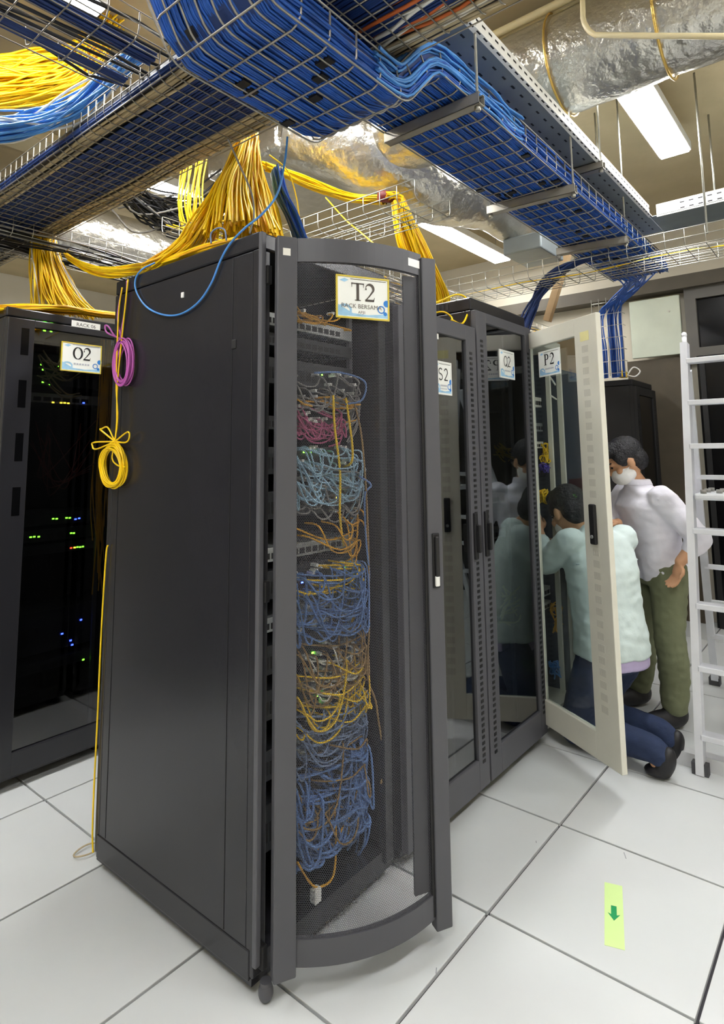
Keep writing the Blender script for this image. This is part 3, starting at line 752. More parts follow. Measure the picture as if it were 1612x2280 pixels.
for k, (px, py, qx, qy, lb) in enumerate(((1065, 95, 1290, -15, 'upper'), (1050, 118, 1240, 22, 'lower'))):
    a = at(px, py, 'Z', 3.52); b = at(qx, qy, 'Z', 3.52)
    o = MB().tube([a+(a-b)*1.2, a, b, b+(b-a)*3], .02, 10).build('conduit', m_pvc); tag(o, '%s cream conduit along the ceiling above the round duct' % lb, 'pipe')
# ------------------------------------------------------------------ equipment in the racks
def device(x0, x1, y, z, h, m, label, leds=(), d=.3, name='network_switch', ports=12, pm=None, cat='network switch', grp=None, ls=1.0):
    o = empty(name, (x0, y, z), label, cat, grp); w = x1-x0
    B('body', m, o, 0, 0, 0, w, d, h, r=.002)
    if ports:
        mb = MB(); pw = w*.8/ports
        for k in range(ports): mb.box(w*.06+k*pw+pw*.12, -.0012, h*.2, w*.06+k*pw+pw*.88, .001, h*.62)
        s = mb.build('ports', pm or m_rackdk, o); s['kind'] = 'stuff'
    for (lx, lz, lm) in leds: B('indicator_light', lm, o, lx-.0036*ls, -.003, lz-.0024*ls, lx+.0036*ls, .0005, lz+.0024*ls)
    return o
YF = T2Y+.10
def zt(py, px=740): return at(px, py, 'Y', YF).z
EX0, EX1 = T2X+.085, T2X+.555
for k, (py, h, m, lab, ld) in enumerate((
    (752, .044, m_silver, 'silver switch behind the mesh door, topmost in rack T2', ()),
    (792, .044, m_swdk, 'dark switch with a pale stripe, second from top in rack T2', ()),
    (868, .088, m_swdk, 'dark patch panel with grey plugs above the magenta cables', ((.3, .05, m_gled),)),
    (960, .044, m_swdk, 'dark switch below the magenta cables in rack T2', ((.38, .02, m_yled), (.385, .03, m_yled))),
    (1050, .088, m_swdk, 'dark switch with green lights behind pale blue cables', ((.21, .07, m_gled), (.24, .07, m_gled), (.27, .07, m_gled), (.3, .07, m_gled))),
    (1140, .088, m_swdk, 'dark device behind the long yellow strands in rack T2', ((.37, .05, m_yled), (.37, .06, m_yled))),
    (1225, .044, m_silver, 'silver patch panel above the deep blue cables in rack T2', ()),
    (1300, .088, m_swdk, 'dark switch with green lights behind deep blue cables', ((.42, .05, m_gled), (.43, .05, m_gled), (.20, .03, m_bled))),
    (1365, .044, m_silver, 'grey plate between blue and yellow cables in rack T2', ()),
    (1450, .088, m_swdk, 'dark device behind tangled yellow and brown cables', ((.25, .02, m_gled),)),
    (1540, .088, m_swdk, 'dark device behind grey-blue cables, low in rack T2', ((.27, .01, m_gled),)),
    (1660, .088, m_swdk, 'dark device behind hazy blue cables, second lowest in rack T2', ()),
    (1800, .132, m_swdk, 'large dark server lowest in rack T2', ()))):
    device(EX0, EX1, YF, zt(py), h, m, lab, ld, grp='devices in rack T2')
def plug(mb, x, y, z): mb.box(x-.005, y-.03, z-.005, x+.005, y, z+.005)
def patch(mb, pmb, xr, zr, n, y, bulge=.07, sag=.08, r=.0032, side=.35):
    w = xr[1]-xr[0]; rows = [zr[0]+(zr[1]-zr[0])*(j+.5)/4 for j in range(4)]
    for k in range(n):
        x0 = random.uniform(*xr); z0 = random.choice(rows)+rnd(.008); b = bulge*random.uniform(.5, 1.1)
        if random.random() < side:                       # over to the side and down
            x1 = xr[1]+rnd(.015); z1 = z0-random.uniform(.06, .2)
            pts = [(x0, y, z0), (x0+.01, y-b*.6, z0-.004), (x0*.5+x1*.5, y-b, z0-sag*.5+rnd(.01)), (x1, y-b*.7, z0-.04), (x1+rnd(.006), y-b*.5, (z0+z1)/2-.03), (x1-.03+rnd(.02), y-.01, z1)]
        else:                                            # hanging loop between two ports
            x1 = min(max(x0+random.choice((-1, 1))*random.uniform(.08, .3), xr[0]), xr[1]); z1 = random.choice(rows)+rnd(.008); mz = min(z0, z1)-sag*random.uniform(.4, 1.2)
            pts = [(x0, y, z0), (x0+(x1-x0)*.08, y-b*.8, z0-.012), (x0*.7+x1*.3, y-b, mz*.8+z0*.2), (x0*.35+x1*.65, y-b, mz*.8+z1*.2), (x1-(x1-x0)*.08, y-b*.8, z1-.012), (x1, y, z1)]
        mb.tube(crom(pts, 5), r, 4, cap=False)
        if pmb is not None and random.random() < .7: plug(pmb, x0, y-.004, z0)
XR = (EX0+.10, EX1-.015)
def cluster(py0, py1, n, m, label, bulge=.07, sag=.06, plugs=m_white, xr=XR, y=YF, r=.0032, side=.35, grp='patch cables in rack T2'):
    mb = MB(); pb = MB(); patch(mb, pb, xr, (zt(py1), zt(py0)), n, y, bulge, sag, r, side)
    o = stuff(mb, 'patch_cables', label, 'cables', [m], grp)
    if plugs and pb.v: q = pb.build('plugs', plugs, o); q['kind'] = 'stuff'
    return o
m_dblue = mat('dusty_blue_cable', '5c82be', .5, var=.2); m_teal = mat('pale_blue_cable', 'a2c6dc', .5, var=.2); m_haze = mat('slate_cable', '7388ac', .5, var=.25)
m_rose = mat('rose_cable', 'b84f7c', .5, var=.15); m_brown = mat('brown_cable', '9a7a42', .5, var=.2)
cluster(700, 735, 8, m_yel2, 'thin golden cables lying on the topmost silver switch', sag=.02)
cluster(830, 900, 20, m_grey, 'grey cables looping above the magenta tangle')
cluster(905, 960, 26, m_rose, 'magenta cable tangle in the upper part of rack T2', bulge=.06, xr=(EX0+.12, EX1-.1))
cluster(890, 905, 8, m_yel2, 'golden cables arching over the magenta tangle', sag=.02)
cluster(985, 1100, 44, m_teal, 'pale blue cables crossing in the upper middle of rack T2', bulge=.08)
cluster(1020, 1130, 16, m_grey, 'grey cables crossing the pale blue ones in rack T2')
cluster(1130, 1210, 8, m_yel2, 'golden cables sagging under the pale blue ones', sag=.1)
cluster(1240, 1390, 60, m_dblue, 'deep blue cables in the middle of rack T2', bulge=.09)
cluster(1240, 1300, 10, m_yel, 'short yellow cables among the deep blue ones in rack T2', sag=.03)
cluster(1385, 1520, 34, m_brown, 'brown and golden tangle below the deep blue cables', bulge=.08)
cluster(1440, 1570, 20, m_yel, 'bright yellow cables in the lower middle of rack T2', bulge=.09, sag=.09)
cluster(1400, 1500, 14, m_offw, 'white cables in the brown tangle of rack T2', bulge=.07)
cluster(1530, 1640, 44, m_haze, 'slate blue cables in the lower part of rack T2', bulge=.08)
cluster(1640, 1850, 90, m_dblue, 'hazy blue cable bundle near the bottom of rack T2', bulge=.09, sag=.05, plugs=None, r=.0045)
cluster(1600, 1830, 14, m_brown, 'brown strands over the hazy blue bundle', bulge=.10)
def cable(pts, r, m, label, k=7, n=6, name='cable'):
    o = MB().tube(crom(pts, k), r, n).build(name, m); tag(o, label, 'cable'); return o
yv = YF-.085
cable([at(742, 880, 'Y', yv), at(745, 950, 'Y', yv), at(757, 1050, 'Y', yv), at(757, 1150, 'Y', yv), at(765, 1215, 'Y', YF-.02)], .0042, m_yel, 'left one of two long yellow strands behind the mesh door')
cable([at(770, 885, 'Y', yv), at(778, 940, 'Y', yv), at(785, 1000, 'Y', yv), at(782, 1030, 'Y', yv), at(765, 1040, 'Y', YF-.02)], .0042, m_yel, 'right one of two long yellow strands behind the mesh door')
cable([at(790, 900, 'Y', yv), at(806, 980, 'Y', yv), at(818, 1150, 'Y', yv), at(822, 1380, 'Y', yv), at(818, 1500, 'Y', yv), at(836, 1560, 'Y', yv), at(842, 1600, 'Y', yv), at(856, 1700, 'Y', yv), at(848, 1745, 'Y', yv)], .0035, m_brown, 'long brown strand hanging down the right of the equipment')
cable([at(700, 830, 'Y', yv), at(760, 830, 'Y', yv), at(812, 850, 'Y', yv), at(806, 890, 'Y', yv), at(770, 900, 'Y', yv)], .0035, m_dblue, 'blue loop bulging right in the upper part of rack T2')
cable([at(800, 1060, 'Y', yv), at(826, 1080, 'Y', yv), at(812, 1105, 'Y', yv), at(815, 1200, 'Y', yv), at(822, 1290, 'Y', yv), at(806, 1360, 'Y', yv), at(770, 1375, 'Y', yv)], .0035, m_dblue, 'long blue strand with a small loop beside the brown strand')
cable([at(662, 1920, 'Y', yv), at(690, 1965, 'Y', yv), at(712, 1975, 'Y', yv), at(742, 1950, 'Y', yv), at(748, 1870, 'Y', yv), at(745, 1800, 'Y', yv)], .0035, m_yel2, 'yellow loop hanging at the bottom of rack T2')
o = MB().rbox(-.014, -.012, -.02, .014, .012, .02, r=.003).build('cable_plug', m_white); o.location = at(703, 1992, 'Y', yv); tag(o, 'white plug on the lowest yellow loop in rack T2', 'plug')
o = MB(); o.prism([(-.03, -.01), (.02, .02), (.03, .028), (.005, -.006), (-.02, -.02)], -.002, .002, face(at(768, 1838, 'Y', yv), XA)); o = o.build('paper_tag', m_yel2); tag(o, 'yellow paper tag near the bottom of rack T2', 'tag')
# lights seen in the gap beside the T2 door
o = empty('light_strip', (T2X+.05, T2Y+.06, 1.0), 'row of small green lights in the gap beside the T2 door', 'lights')
B('carrier', m_rackdk, o, 0, 0, -.8, .01, .02, 1.0)
for z in (.62, .38, .12, -.02, .16, -.4): B('indicator_light', m_gled, o, -.002, -.004, z, .004, .001, z+.01)
# S2 and Q2 content
o = empty('console_tray', at(972, 972, 'Y', .50), 'grey keyboard tray behind the S2 glass', 'tray')
B('drawer', m_silver, o, 0, 0, 0, .19, .2, .06, r=.006); B('shelf', m_silver, o, -.02, -.03, .08, .21, .2, .10, r=.004); MB().rbox(.02, -.04, .1, .09, -.02, .125, r=.008).build('handle', m_white, o)
device(.68, 1.14, .46, .9, .22, m_swdk, 'dark server in the middle of rack S2', (), ports=0)
device(.68, 1.14, .46, .3, .18, m_swdk, 'dark server low in rack S2', (), ports=0)
device(1.29, 1.75, .46, 1.68, .3, m_swdk, 'grey blank panel high in rack Q2', (), ports=0)
device(1.29, 1.75, .46, 1.20, .05, m_silver, 'silver device with a green light in rack Q2', ((.30, .02, m_gled), (.31, .03, m_gled)))
device(1.29, 1.75, .46, 1.02, .05, m_silver, 'silver device under the green-lit one in rack Q2', ((.2, .02, m_gled),))
device(1.29, 1.75, .46, .45, .15, m_swdk, 'dark server low in rack Q2', ((.1, .1, m_rled),), ports=0)
mb = MB()
for k in range(16):
    a = at(1108+rnd(10), 1000+rnd(14), 'Y', .44); b = at(1165+rnd(12), 1005+rnd(12), 'Y', .45); c = (a+b)/2+Vector((rnd(.03), rnd(.03), -.03+rnd(.03)))
    mb.tube(crom([a, c, b], 5), .004, 4, cap=False)
stuff(mb, 'patch_cables', 'yellow fibre cables behind the Q2 glass', 'cables', [m_yel])
mb = MB(); m_lime = mat('lime_cable', 'b5bb4a', .5, var=.15)
for k in range(14):
    a = at(1118+rnd(8), 1345+rnd(45), 'Y', .43); b = at(1165+rnd(22), 1330+rnd(45), 'Y', .44); c = (a+b)/2+Vector((rnd(.05), rnd(.03), rnd(.06)))
    mb.tube(crom([a, c, b], 5), .005, 4, cap=False)
stuff(mb, 'patch_cables', 'lime yellow cable knot low behind the Q2 glass', 'cables', [m_lime])
# P2 content
for px, py, w, h, m, lab in ((1187, 905, .16, .06, m_offw, 'cream terminal block high in beige rack P2'), (1190, 960, .20, .05, m_silver, 'grey terminal block under the cream one in rack P2'),
    (1192, 998, .16, .04, m_offw, 'cream strip above the yellow fibre tuft in rack P2'), (1195, 1062, .2, .05, m_swdk, 'dark device behind the yellow fibre tuft in rack P2'),
    (1210, 1330, .2, .05, m_white, 'white device beside the kneeling person'), (1210, 1360, .2, .04, m_white, 'second white device beside the kneeling person, lower')):
    p = at(px, py, 'Y', .46); device(p.x, p.x+w, .46, p.z, h, m, lab, ports=4)
def tuft(cx, cy, y, n, rx, rz, m, label, r=.004):
    mb = MB(); c0 = at(cx, cy, 'Y', y)
    for k in range(n):
        q = [c0+Vector((rnd(rx), rnd(.03), rnd(rz))) for _ in range(4)]
        mb.tube(crom(q, 5), r, 4, cap=False)
    return stuff(mb, 'patch_cables', label, 'cables', [m])
tuft(1218, 1010, .42, 14, .05, .06, m_yel, 'yellow fibre tuft in the upper part of rack P2')
tuft(1210, 1105, .40, 18, .03, .04, m_yel, 'yellow cable knot beside the head of the kneeling person')
tuft(1212, 1042, .42, 8, .03, .03, mat('violet_cable', '5a4ab0', .5), 'violet cable tuft in rack P2')
tuft(1240, 1375, .42, 14, .03, .09, m_yel2, 'orange-yellow cables beside the jacket of the kneeling person')
tuft(1235, 1490, .42, 10, .03, .05, m_bluel, 'light blue cables low in rack P2')
cable([at(1225, 840, 'Y', .38), at(1245, 870, 'Y', .36), at(1258, 890, 'Y', .36), at(1245, 892, 'Y', .36), at(1225, 880, 'Y', .38)], .005, m_offw, 'cream cable loop behind the P2 glass')

# O2 content
yo = 2.16
def o2z(py): return at(150, py, 'Y', yo).z
for py, h, m, lab, ld in ((745, .09, m_swdk, 'dark switch with green lights, topmost in rack O2', [(98, 742, m_gled), (98, 757, m_gled), (112, 766, m_gled)]),
    (830, .09, m_swdk, 'dark switch with green lights beside the O2 sign', [(92, 812, m_gled), (128, 815, m_gled), (95, 838, m_gled)]),
    (862, .05, m_swdk, 'dark switch with green lights below the O2 sign', [(95, 851, m_gled), (108, 857, m_gled)]),
    (900, .05, m_silver, 'grey switch with yellow lights and a blue light in rack O2', [(118, 896, m_yled), (136, 897, m_yled), (144, 897, m_yled), (152, 898, m_yled), (186, 897, m_bled)]),
    (1165, .06, m_swdk, 'dark switch with a bright blue light in the middle of rack O2', [(118, 1155, m_gled), (126, 1155, m_gled), (148, 1153, m_gled), (155, 1153, m_gled), (168, 1156, m_bled), (176, 1154, m_bled)]),
    (1200, .06, m_swdk, 'dark switch with green lights in the middle of rack O2', [(68, 1196, m_gled), (76, 1195, m_gled), (86, 1195, m_gled), (158, 1187, m_gled), (164, 1187, m_gled)]),
    (1228, .05, m_swdk, 'dark switch with mixed lights in the middle of rack O2', [(158, 1220, m_rled), (166, 1219, m_yled), (172, 1218, m_gled), (178, 1218, m_gled), (184, 1217, m_gled)]),
    (1440, .2, m_swdk, 'dark server with four blue lights low in rack O2', [(138, 1411, m_bled), (157, 1426, m_bled), (160, 1445, m_bled), (180, 1380, m_bled)]),
    (1480, .05, m_swdk, 'dark device with green lights low in rack O2', [(18, 1474, m_gled), (24, 1473, m_gled), (185, 1472, m_gled)])):
    zz = o2z(py); x0 = -.125
    device(x0, x0+.49, yo, zz, h, m, lab, [(at(a, b, 'Y', yo).x-x0, min(max(at(a, b, 'Y', yo).z-zz, .004), h-.004), mm) for a, b, mm in ld], ports=8, ls=1.5)
mb = MB()
for k in range(16):
    x = at(232+rnd(14), 900, 'Y', 2.11).x
    mb.tube(crom([(x, 2.10+rnd(.01), 2.1), (x+rnd(.02), 2.10, 1.7), (x+rnd(.02), 2.11, 1.3+rnd(.1)), (x+.03+rnd(.04), 2.12, .9+rnd(.2))], 6), .0035, 4, cap=False)
stuff(mb, 'patch_cables', 'golden cables hanging down the right side of rack O2', 'cables', [m_yel2])
mb = MB()
for k in range(14):
    a = at(100+rnd(20), 810+rnd(40), 'Y', 2.11); b = at(160+rnd(30), 830+rnd(60), 'Y', 2.11)
    mb.tube(crom([a, (a+b)/2+Vector((0, -.02, -.05)), b], 5), .004, 4, cap=False)
stuff(mb, 'patch_cables', 'pale cables beside the O2 sign behind its glass', 'cables', [m_beigec])
mb = MB()
for k in range(9):
    a = at(90+rnd(30), 960+rnd(30), 'Y', 2.10); b = at(200+rnd(25), 1000+rnd(80), 'Y', 2.10)
    mb.tube(crom([a, at(130+rnd(40), 1080+rnd(30), 'Y', 2.08), b], 7), .0022, 4, cap=False)
stuff(mb, 'patch_cables', 'thin dull red cables drooping in the middle of rack O2', 'cables', [mat('dull_red_cable', '6a2a22', .5)])

# ------------------------------------------------------------------ hanging yellow cables
def strands(mb, ctrl, n, r, k=5, jit=.0, sides=5, flat=False):
    """ctrl: list of (point, A, B): each strand keeps its place u*A + v*B"""
    for i in range(n):
        q = random.uniform(0, 2*PI); rad = math.sqrt(random.random()); u, v = math.cos(q)*rad, math.sin(q)*rad
        pts = [Vector(p)+Vector(a)*u+Vector(b)*v+Vector((rnd(jit), rnd(jit), rnd(jit))) for p, a, b in ctrl]
        mb.tube(crom(pts, k), r, sides, cap=False)
def fall(label, ctrl, n, mats, r=.0046, jit=.012, n2=0):
    mb = MB(); strands(mb, ctrl, n, r, jit=jit)
    if n2: mb.cur = 1; strands(mb, ctrl, n2, r, jit=jit*1.5)
    return stuff(mb, 'cable_fall', label, 'cables', mats, 'hanging yellow cable bundles')
def A(px, py, ax, v): return at(px, py, ax, v)
H = Vector
# main fall onto T2 (behind cross tray B)
f1 = A(553, 296, 'Y', .85)
fall('large yellow cable fall fanning down onto the roof of rack T2',
     [(f1+H((0, .05, .06)), (.05, .05, 0), (0, .04, .02)), (f1, (.055, .04, 0), (0, .05, .02)), (A(548, 370, 'Y', .82), (.10, .05, 0), (0, .08, 0)), (A(550, 450, 'Y', .8), (.19, .05, 0), (0, .12, 0)), (A(545, 545, 'Y', .78), (.24, .08, 0), (0, .2, 0))], 190, [m_yel, m_yel2], n2=30)
fall('golden cable strand group sweeping left along the roof of rack T2',
     [(f1, (.05, .03, 0), (0, .04, .02)), (A(520, 400, 'Y', .85), (.06, .03, 0), (0, .05, 0)), (A(450, 500, 'Y', .85), (.05, .03, 0), (0, .05, 0)), (A(405, 560, 'Y', .95), (.05, .04, 0), (0, .05, .01)), (A(330, 598, 'Y', 1.1), (.03, .05, 0), (0, .04, .01))], 60, [m_yel, m_yel2], n2=20)
fall('loose yellow cables left of the large fall',
     [(A(440, 340, 'Y', 1.6), (.10, .05, 0), (0, .05, .02)), (A(430, 400, 'Y', 1.6), (.10, .05, 0), (0, .1, 0)), (A(425, 470, 'Y', 1.6), (.12, .05, 0), (0, .1, 0)), (A(440, 540, 'Y', 1.6), (.12, .05, 0), (0, .1, 0)), (A(445, 620, 'Y', 1.6), (.12, .05, 0), (0, .1, 0))], 16, [m_yel], jit=.015)
fall('blue cable group dropping beside the large yellow fall',
     [(A(615, 380, 'Y', .8), (.03, .03, 0), (0, .04, 0)), (A(625, 430, 'Y', .78), (.03, .03, 0), (0, .04, 0)), (A(650, 480, 'Y', .75), (.03, .03, 0), (0, .04, 0)), (A(672, 535, 'Y', .72), (.03, .03, 0), (0, .04, 0))], 34, [m_blue], jit=.006)
# swag to the right and fall onto S2 / Q2
f2 = A(884, 452, 'Y', .85)
fall('yellow cable swag running right to the red collar',
     [(A(590, 370, 'Y', 1.2), (.03, .03, 0), (0, .03, .02)), (A(680, 405, 'Y', 1.2), (.04, .03, 0), (0, .03, .03)), (A(770, 438, 'Y', 1.15), (.03, .03, 0), (0, .03, .025)), (A(840, 445, 'Y', 1.0), (.03, .03, 0), (0, .03, .02)), (f2+H((-.04, .05, .02)), (.02, .03, 0), (0, .03, .02))], 40, [m_yel], jit=.012)
fall('yellow cable fall dropping from the red collar onto racks S2 and Q2',
     [(f2+H((-.06, .04, .03)), (.02, .03, 0), (0, .03, .02)), (f2+H((.02, 0, .03)), (.03, .03, 0), (0, .03, .02)), (A(902, 490, 'Y', .85), (.075, .03, 0), (0, .05, 0)), (A(932, 560, 'Y', .85), (.125, .03, 0), (0, .06, 0)), (A(966, 650, 'Y', .85), (.15, .03, 0), (0, .08, 0)), (A(975, 690, 'Y', .85), (.15, .03, 0), (0, .08, 0))], 140, [m_yel, m_yel2], n2=15, jit=.008)
o = MB().cyl(f2+H((-.09, .06, .03)), f2+H((-.02, .01, .03)), .033, 16).build('cable_collar', mat('red_collar', '6e1f1c', .5)); tag(o, 'dark red collar holding the yellow cables at the tray end', 'collar')
fall('thin yellow strands hanging left of the right fall',
     [(f2+H((-.03, 0, 0)), (.02, .02, 0), (0, .02, .01)), (A(884, 500, 'Y', .85), (.015, .02, 0), (0, .02, 0)), (A(893, 540, 'Y', .85), (.015, .02, 0), (0, .02, 0)), (A(915, 600, 'Y', .85), (.02, .02, 0), (0, .02, 0))], 12, [m_yel], jit=.006)
cable([A(725, 440, 'Y', 1.15), A(770, 490, 'Y', .9), A(800, 515, 'Y', .7), A(835, 545, 'Y', .45)], .0035, m_yel, 'single yellow cable slanting down to the T2 door top')
cable([A(600, 345, 'Y', .85), A(640, 380, 'Y', .85), A(660, 440, 'Y', .85), A(668, 500, 'Y', .85)], .003, m_yel, 'single yellow cable right of the large fall')
# left fall onto O2
f3 = A(100, 545, 'Y', 2.45)
fall('left yellow cable fall dropping onto the roof of rack O2',
     [(f3+H((0, .02, .10)), (.06, .03, 0), (0, .05, .01)), (f3, (.075, .03, 0), (0, .05, .01)), (A(115, 610, 'Y', 2.45), (.12, .03, 0), (0, .08, 0)), (A(130, 660, 'Y', 2.45), (.16, .03, 0), (0, .12, 0)), (A(150, 695, 'Y', 2.45), (.22, .03, 0), (0, .16, .01))], 130, [m_yel, m_offw], n2=20, jit=.012)
fall('yellow cable layer lying across the roof of rack O2',
     [(A(-20, 688, 'Y', 2.1), (.02, .04, 0), (0, .03, .012)), (A(60, 684, 'Y', 2.1), (.02, .04, 0), (0, .03, .012)), (A(150, 690, 'Y', 2.1), (.02, .05, 0), (0, .03, .014)), (A(215, 698, 'Y', 2.1), (.02, .05, 0), (0, .03, .016)), (A(290, 705, 'Y', 2.1), (.02, .05, 0), (0, .03, .02))], 46, [m_yel, m_yel2], n2=12, jit=.008)
fall('yellow cable swag from the left fall to the roof of rack T2',
     [(A(150, 570, 'Y', 2.2), (.02, .03, 0), (0, .03, .02)), (A(200, 598, 'Y', 1.9), (.02, .04, 0), (0, .03, .025)), (A(250, 606, 'Y', 1.6), (.02, .04, 0), (0, .03, .025)), (A(310, 600, 'Y', 1.3), (.02, .04, 0), (0, .03, .02)), (A(370, 585, 'Y', 1.0), (.02, .04, 0), (0, .03, .015)), (A(440, 562, 'Y', .8), (.02, .04, 0), (0, .03, .012)), (A(520, 540, 'Y', .6), (.02, .03, 0), (0, .03, .01))], 44, [m_yel, m_yel2], n2=16, jit=.008)
# heap of yellow cables above, top left
fall('heap of yellow cables in the top left corner',
     [(A(-120, 190, 'Y', 1.9), (.06, .1, 0), (0, .05, .13)), (A(0, 180, 'Y', 1.9), (.06, .1, 0), (0, .05, .14)), (A(90, 170, 'Y', 1.85), (.06, .1, 0), (0, .05, .13)), (A(160, 150, 'Y', 1.8), (.05, .1, 0), (0, .05, .12)), (A(210, 90, 'Y', 1.75), (.05, .1, 0), (0, .05, .10)), (A(260, 20, 'Y', 1.7), (.05, .1, 0), (0, .05, .10))], 190, [m_yel, m_yel2], n2=25, jit=.03)
fall('light blue cables sweeping into the wide cross tray from the left',
     [(A(-150, 300, 'Y', 1.3), (.03, .06, 0), (0, .04, .05)), (A(0, 285, 'Y', 1.3), (.03, .06, 0), (0, .04, .05)), (A(90, 270, 'Y', 1.3), (.03, .06, 0), (0, .04, .04)), (A(170, 235, 'Y', 1.2), (.03, .06, 0), (0, .04, .035)), (A(240, 180, 'Y', 1.1), (.03, .05, 0), (0, .04, .03)), (A(300, 120, 'Y', 1.0), (.03, .05, 0), (0, .04, .03))], 60, [m_bluel, m_offw], n2=10, jit=.02)
fall('black cables bunched behind the large yellow fall',
     [(A(270, 420, 'Y', 2.1), (.05, .1, 0), (0, .05, .08)), (A(330, 460, 'Y', 2.1), (.05, .1, 0), (0, .05, .10)), (A(400, 480, 'Y', 2.1), (.05, .1, 0), (0, .05, .12)), (A(480, 450, 'Y', 2.1), (.05, .1, 0), (0, .05, .10)), (A(560, 360, 'Y', 2.1), (.05, .1, 0), (0, .05, .08))], 50, [m_blk, m_grey], n2=8, jit=.07, r=.006)

# single hanging cables and coils on T2
xs = T2X-.008
cable([A(640, 305, 'Y', .30), A(634, 360, 'Y', .30), A(618, 430, 'Y', .30), A(585, 475, 'X', xs+.03), A(545, 508, 'X', xs), A(513, 542, 'X', xs), A(492, 578, 'X', xs), A(470, 632, 'X', xs), A(440, 675, 'X', xs), A(400, 700, 'X', xs), A(360, 700, 'X', xs), A(325, 682, 'X', xs), A(304, 650, 'X', xs), A(302, 622, 'X', xs), A(316, 600, 'X', xs+.004), A(345, 585, 'X', xs+.03)], .0036, m_bluel, 'light blue cable looping down over the side of rack T2', 8)
cable([A(508, 310, 'Y', .55), A(530, 360, 'Y', .55), A(560, 430, 'Y', .55), A(565, 480, 'Y', .55), A(556, 520, 'Y', .55)], .0034, m_grey, 'grey cable hanging in front of the large yellow fall')
cable([A(470, 542, 'X', -.06), A(470, 520, 'X', -.06), A(485, 508, 'X', -.05), A(500, 512, 'X', -.05), A(504, 535, 'X', -.06)], .003, m_haze, 'small grey-violet cable hoop on the edge of the T2 roof')
def coil(name, label, c, hw, hh, n, r, m, yd=Vector((0, 1, 0)), th=.012, parent=None):
    mb = MB()
    for k in range(n):
        a, b = hw*(1-.22*random.random()), hh*(1-.2*random.random()); off = Vector((rnd(th), rnd(.006), rnd(.008))); ph = rnd(.25)
        mb.tube([c+off+yd*(a*math.cos(q+ph))+Vector((0, 0, b*math.sin(q)-hh*.1*(1-b/hh))) for q in [2*PI*i/30 for i in range(30)]], r, 5, closed=True)
    return mb
cp = A(276, 806, 'X', xs-.012)
mb = coil('', '', cp, .062, .092, 12, .0032, m_pink)
o = mb.build('cable_coil', m_pink); tag(o, 'magenta cable coil hanging at the rear edge of rack T2', 'cable coil')
MB().tube(crom([A(272, 640, 'X', xs), A(262, 700, 'X', xs), A(268, 745, 'X', xs), cp+H((-.004, 0, .085))], 6), .0032, 5).build('tail', m_pink, o)
MB().tube(crom([A(283, 625, 'X', xs), A(280, 680, 'X', xs), A(268, 750, 'X', xs), cp+H((-.004, 0, .085))], 6), .0032, 5).build('tail', m_pink, o)
MB().tube(crom([cp+H((0, 0, .085)), A(240, 742, 'X', xs), A(234, 725, 'X', xs), A(242, 728, 'X', xs), A(256, 748, 'X', xs), cp+H((0, 0, .08))], 6), .0032, 5).build('tail', m_pink, o)
cy = A(252, 1036, 'X', xs-.014)
mb = coil('', '', cy, .088, .082, 18, .0034, m_yel)
o = mb.build('cable_coil', m_yel); tag(o, 'yellow cable coil tied with a bow, hanging below the magenta coil', 'cable coil')
top = A(256, 983, 'X', xs-.016)
for a, b in ((225, 958), (240, 952)), ((284, 962), (280, 985)), ((210, 985), (214, 1000)):
    MB().tube(crom([top, A(*a, 'X', xs-.018), A((a[0]+b[0])/2+(-6 if a[0] < 256 else 6), (a[1]+b[1])/2, 'X', xs-.018), A(*b, 'X', xs-.018), top], 7), .0032, 5).build('bow_loop', m_yel, o)
MB().tube(crom([A(285, 622, 'X', xs-.02), A(279, 680, 'X', xs-.02), A(262, 850, 'X', xs-.02), A(260, 940, 'X', xs-.02), top], 6), .0032, 5).build('tail', m_yel, o)
MB().tube(crom([A(272, 640, 'X', xs-.02), A(264, 700, 'X', xs-.02), A(259, 850, 'X', xs-.02), A(262, 930, 'X', xs-.02), top], 6), .0032, 5).build('tail', m_yel, o)
MB().tube(crom([top, A(250, 1020, 'X', xs-.018), A(262, 1036, 'X', xs-.02), A(280, 1040, 'X', xs-.02)], 6), .003, 5).build('tail', m_yel, o)
cable([A(240, 1214, 'X', xs), A(236, 1240, 'X', xs), A(226, 1400, 'X', xs), A(217, 1600, 'X', xs), A(209, 1760, 'X', xs), A(206, 1850, 'X', xs), A(207, 1898, 'X', xs)], .0032, m_yel, 'thin yellow cable hanging down the rear edge of rack T2')
fc = onf = at(192, 1893, 'Z', .012)
o = MB().tube([fc+H((.045*math.cos(q), .03*math.sin(q), .002*math.sin(q*2))) for q in [2*PI*i/40*2.4 for i in range(41)]], .003, 5).build('cable_coil', m_beigec); tag(o, 'small pale coil on the floor behind rack T2', 'cable coil')
# yellow loops on S2
cable([A(955, 680, 'Y', .42), A(985, 668, 'Y', .42), A(1015, 656, 'Y', .42), A(1036, 662, 'Y', .40), A(1044, 685, 'Y', .36), A(1030, 720, 'Y', .34), A(1005, 712, 'Y', .34)], .0045, m_yel, 'large yellow cable loop on the roof of rack S2')
cable([A(955, 700, 'Y', .42), A(985, 694, 'Y', .42), A(1003, 704, 'Y', .40), A(1008, 714, 'Y', .38)], .0045, m_yel, 'small yellow cable loop on the roof of rack S2')
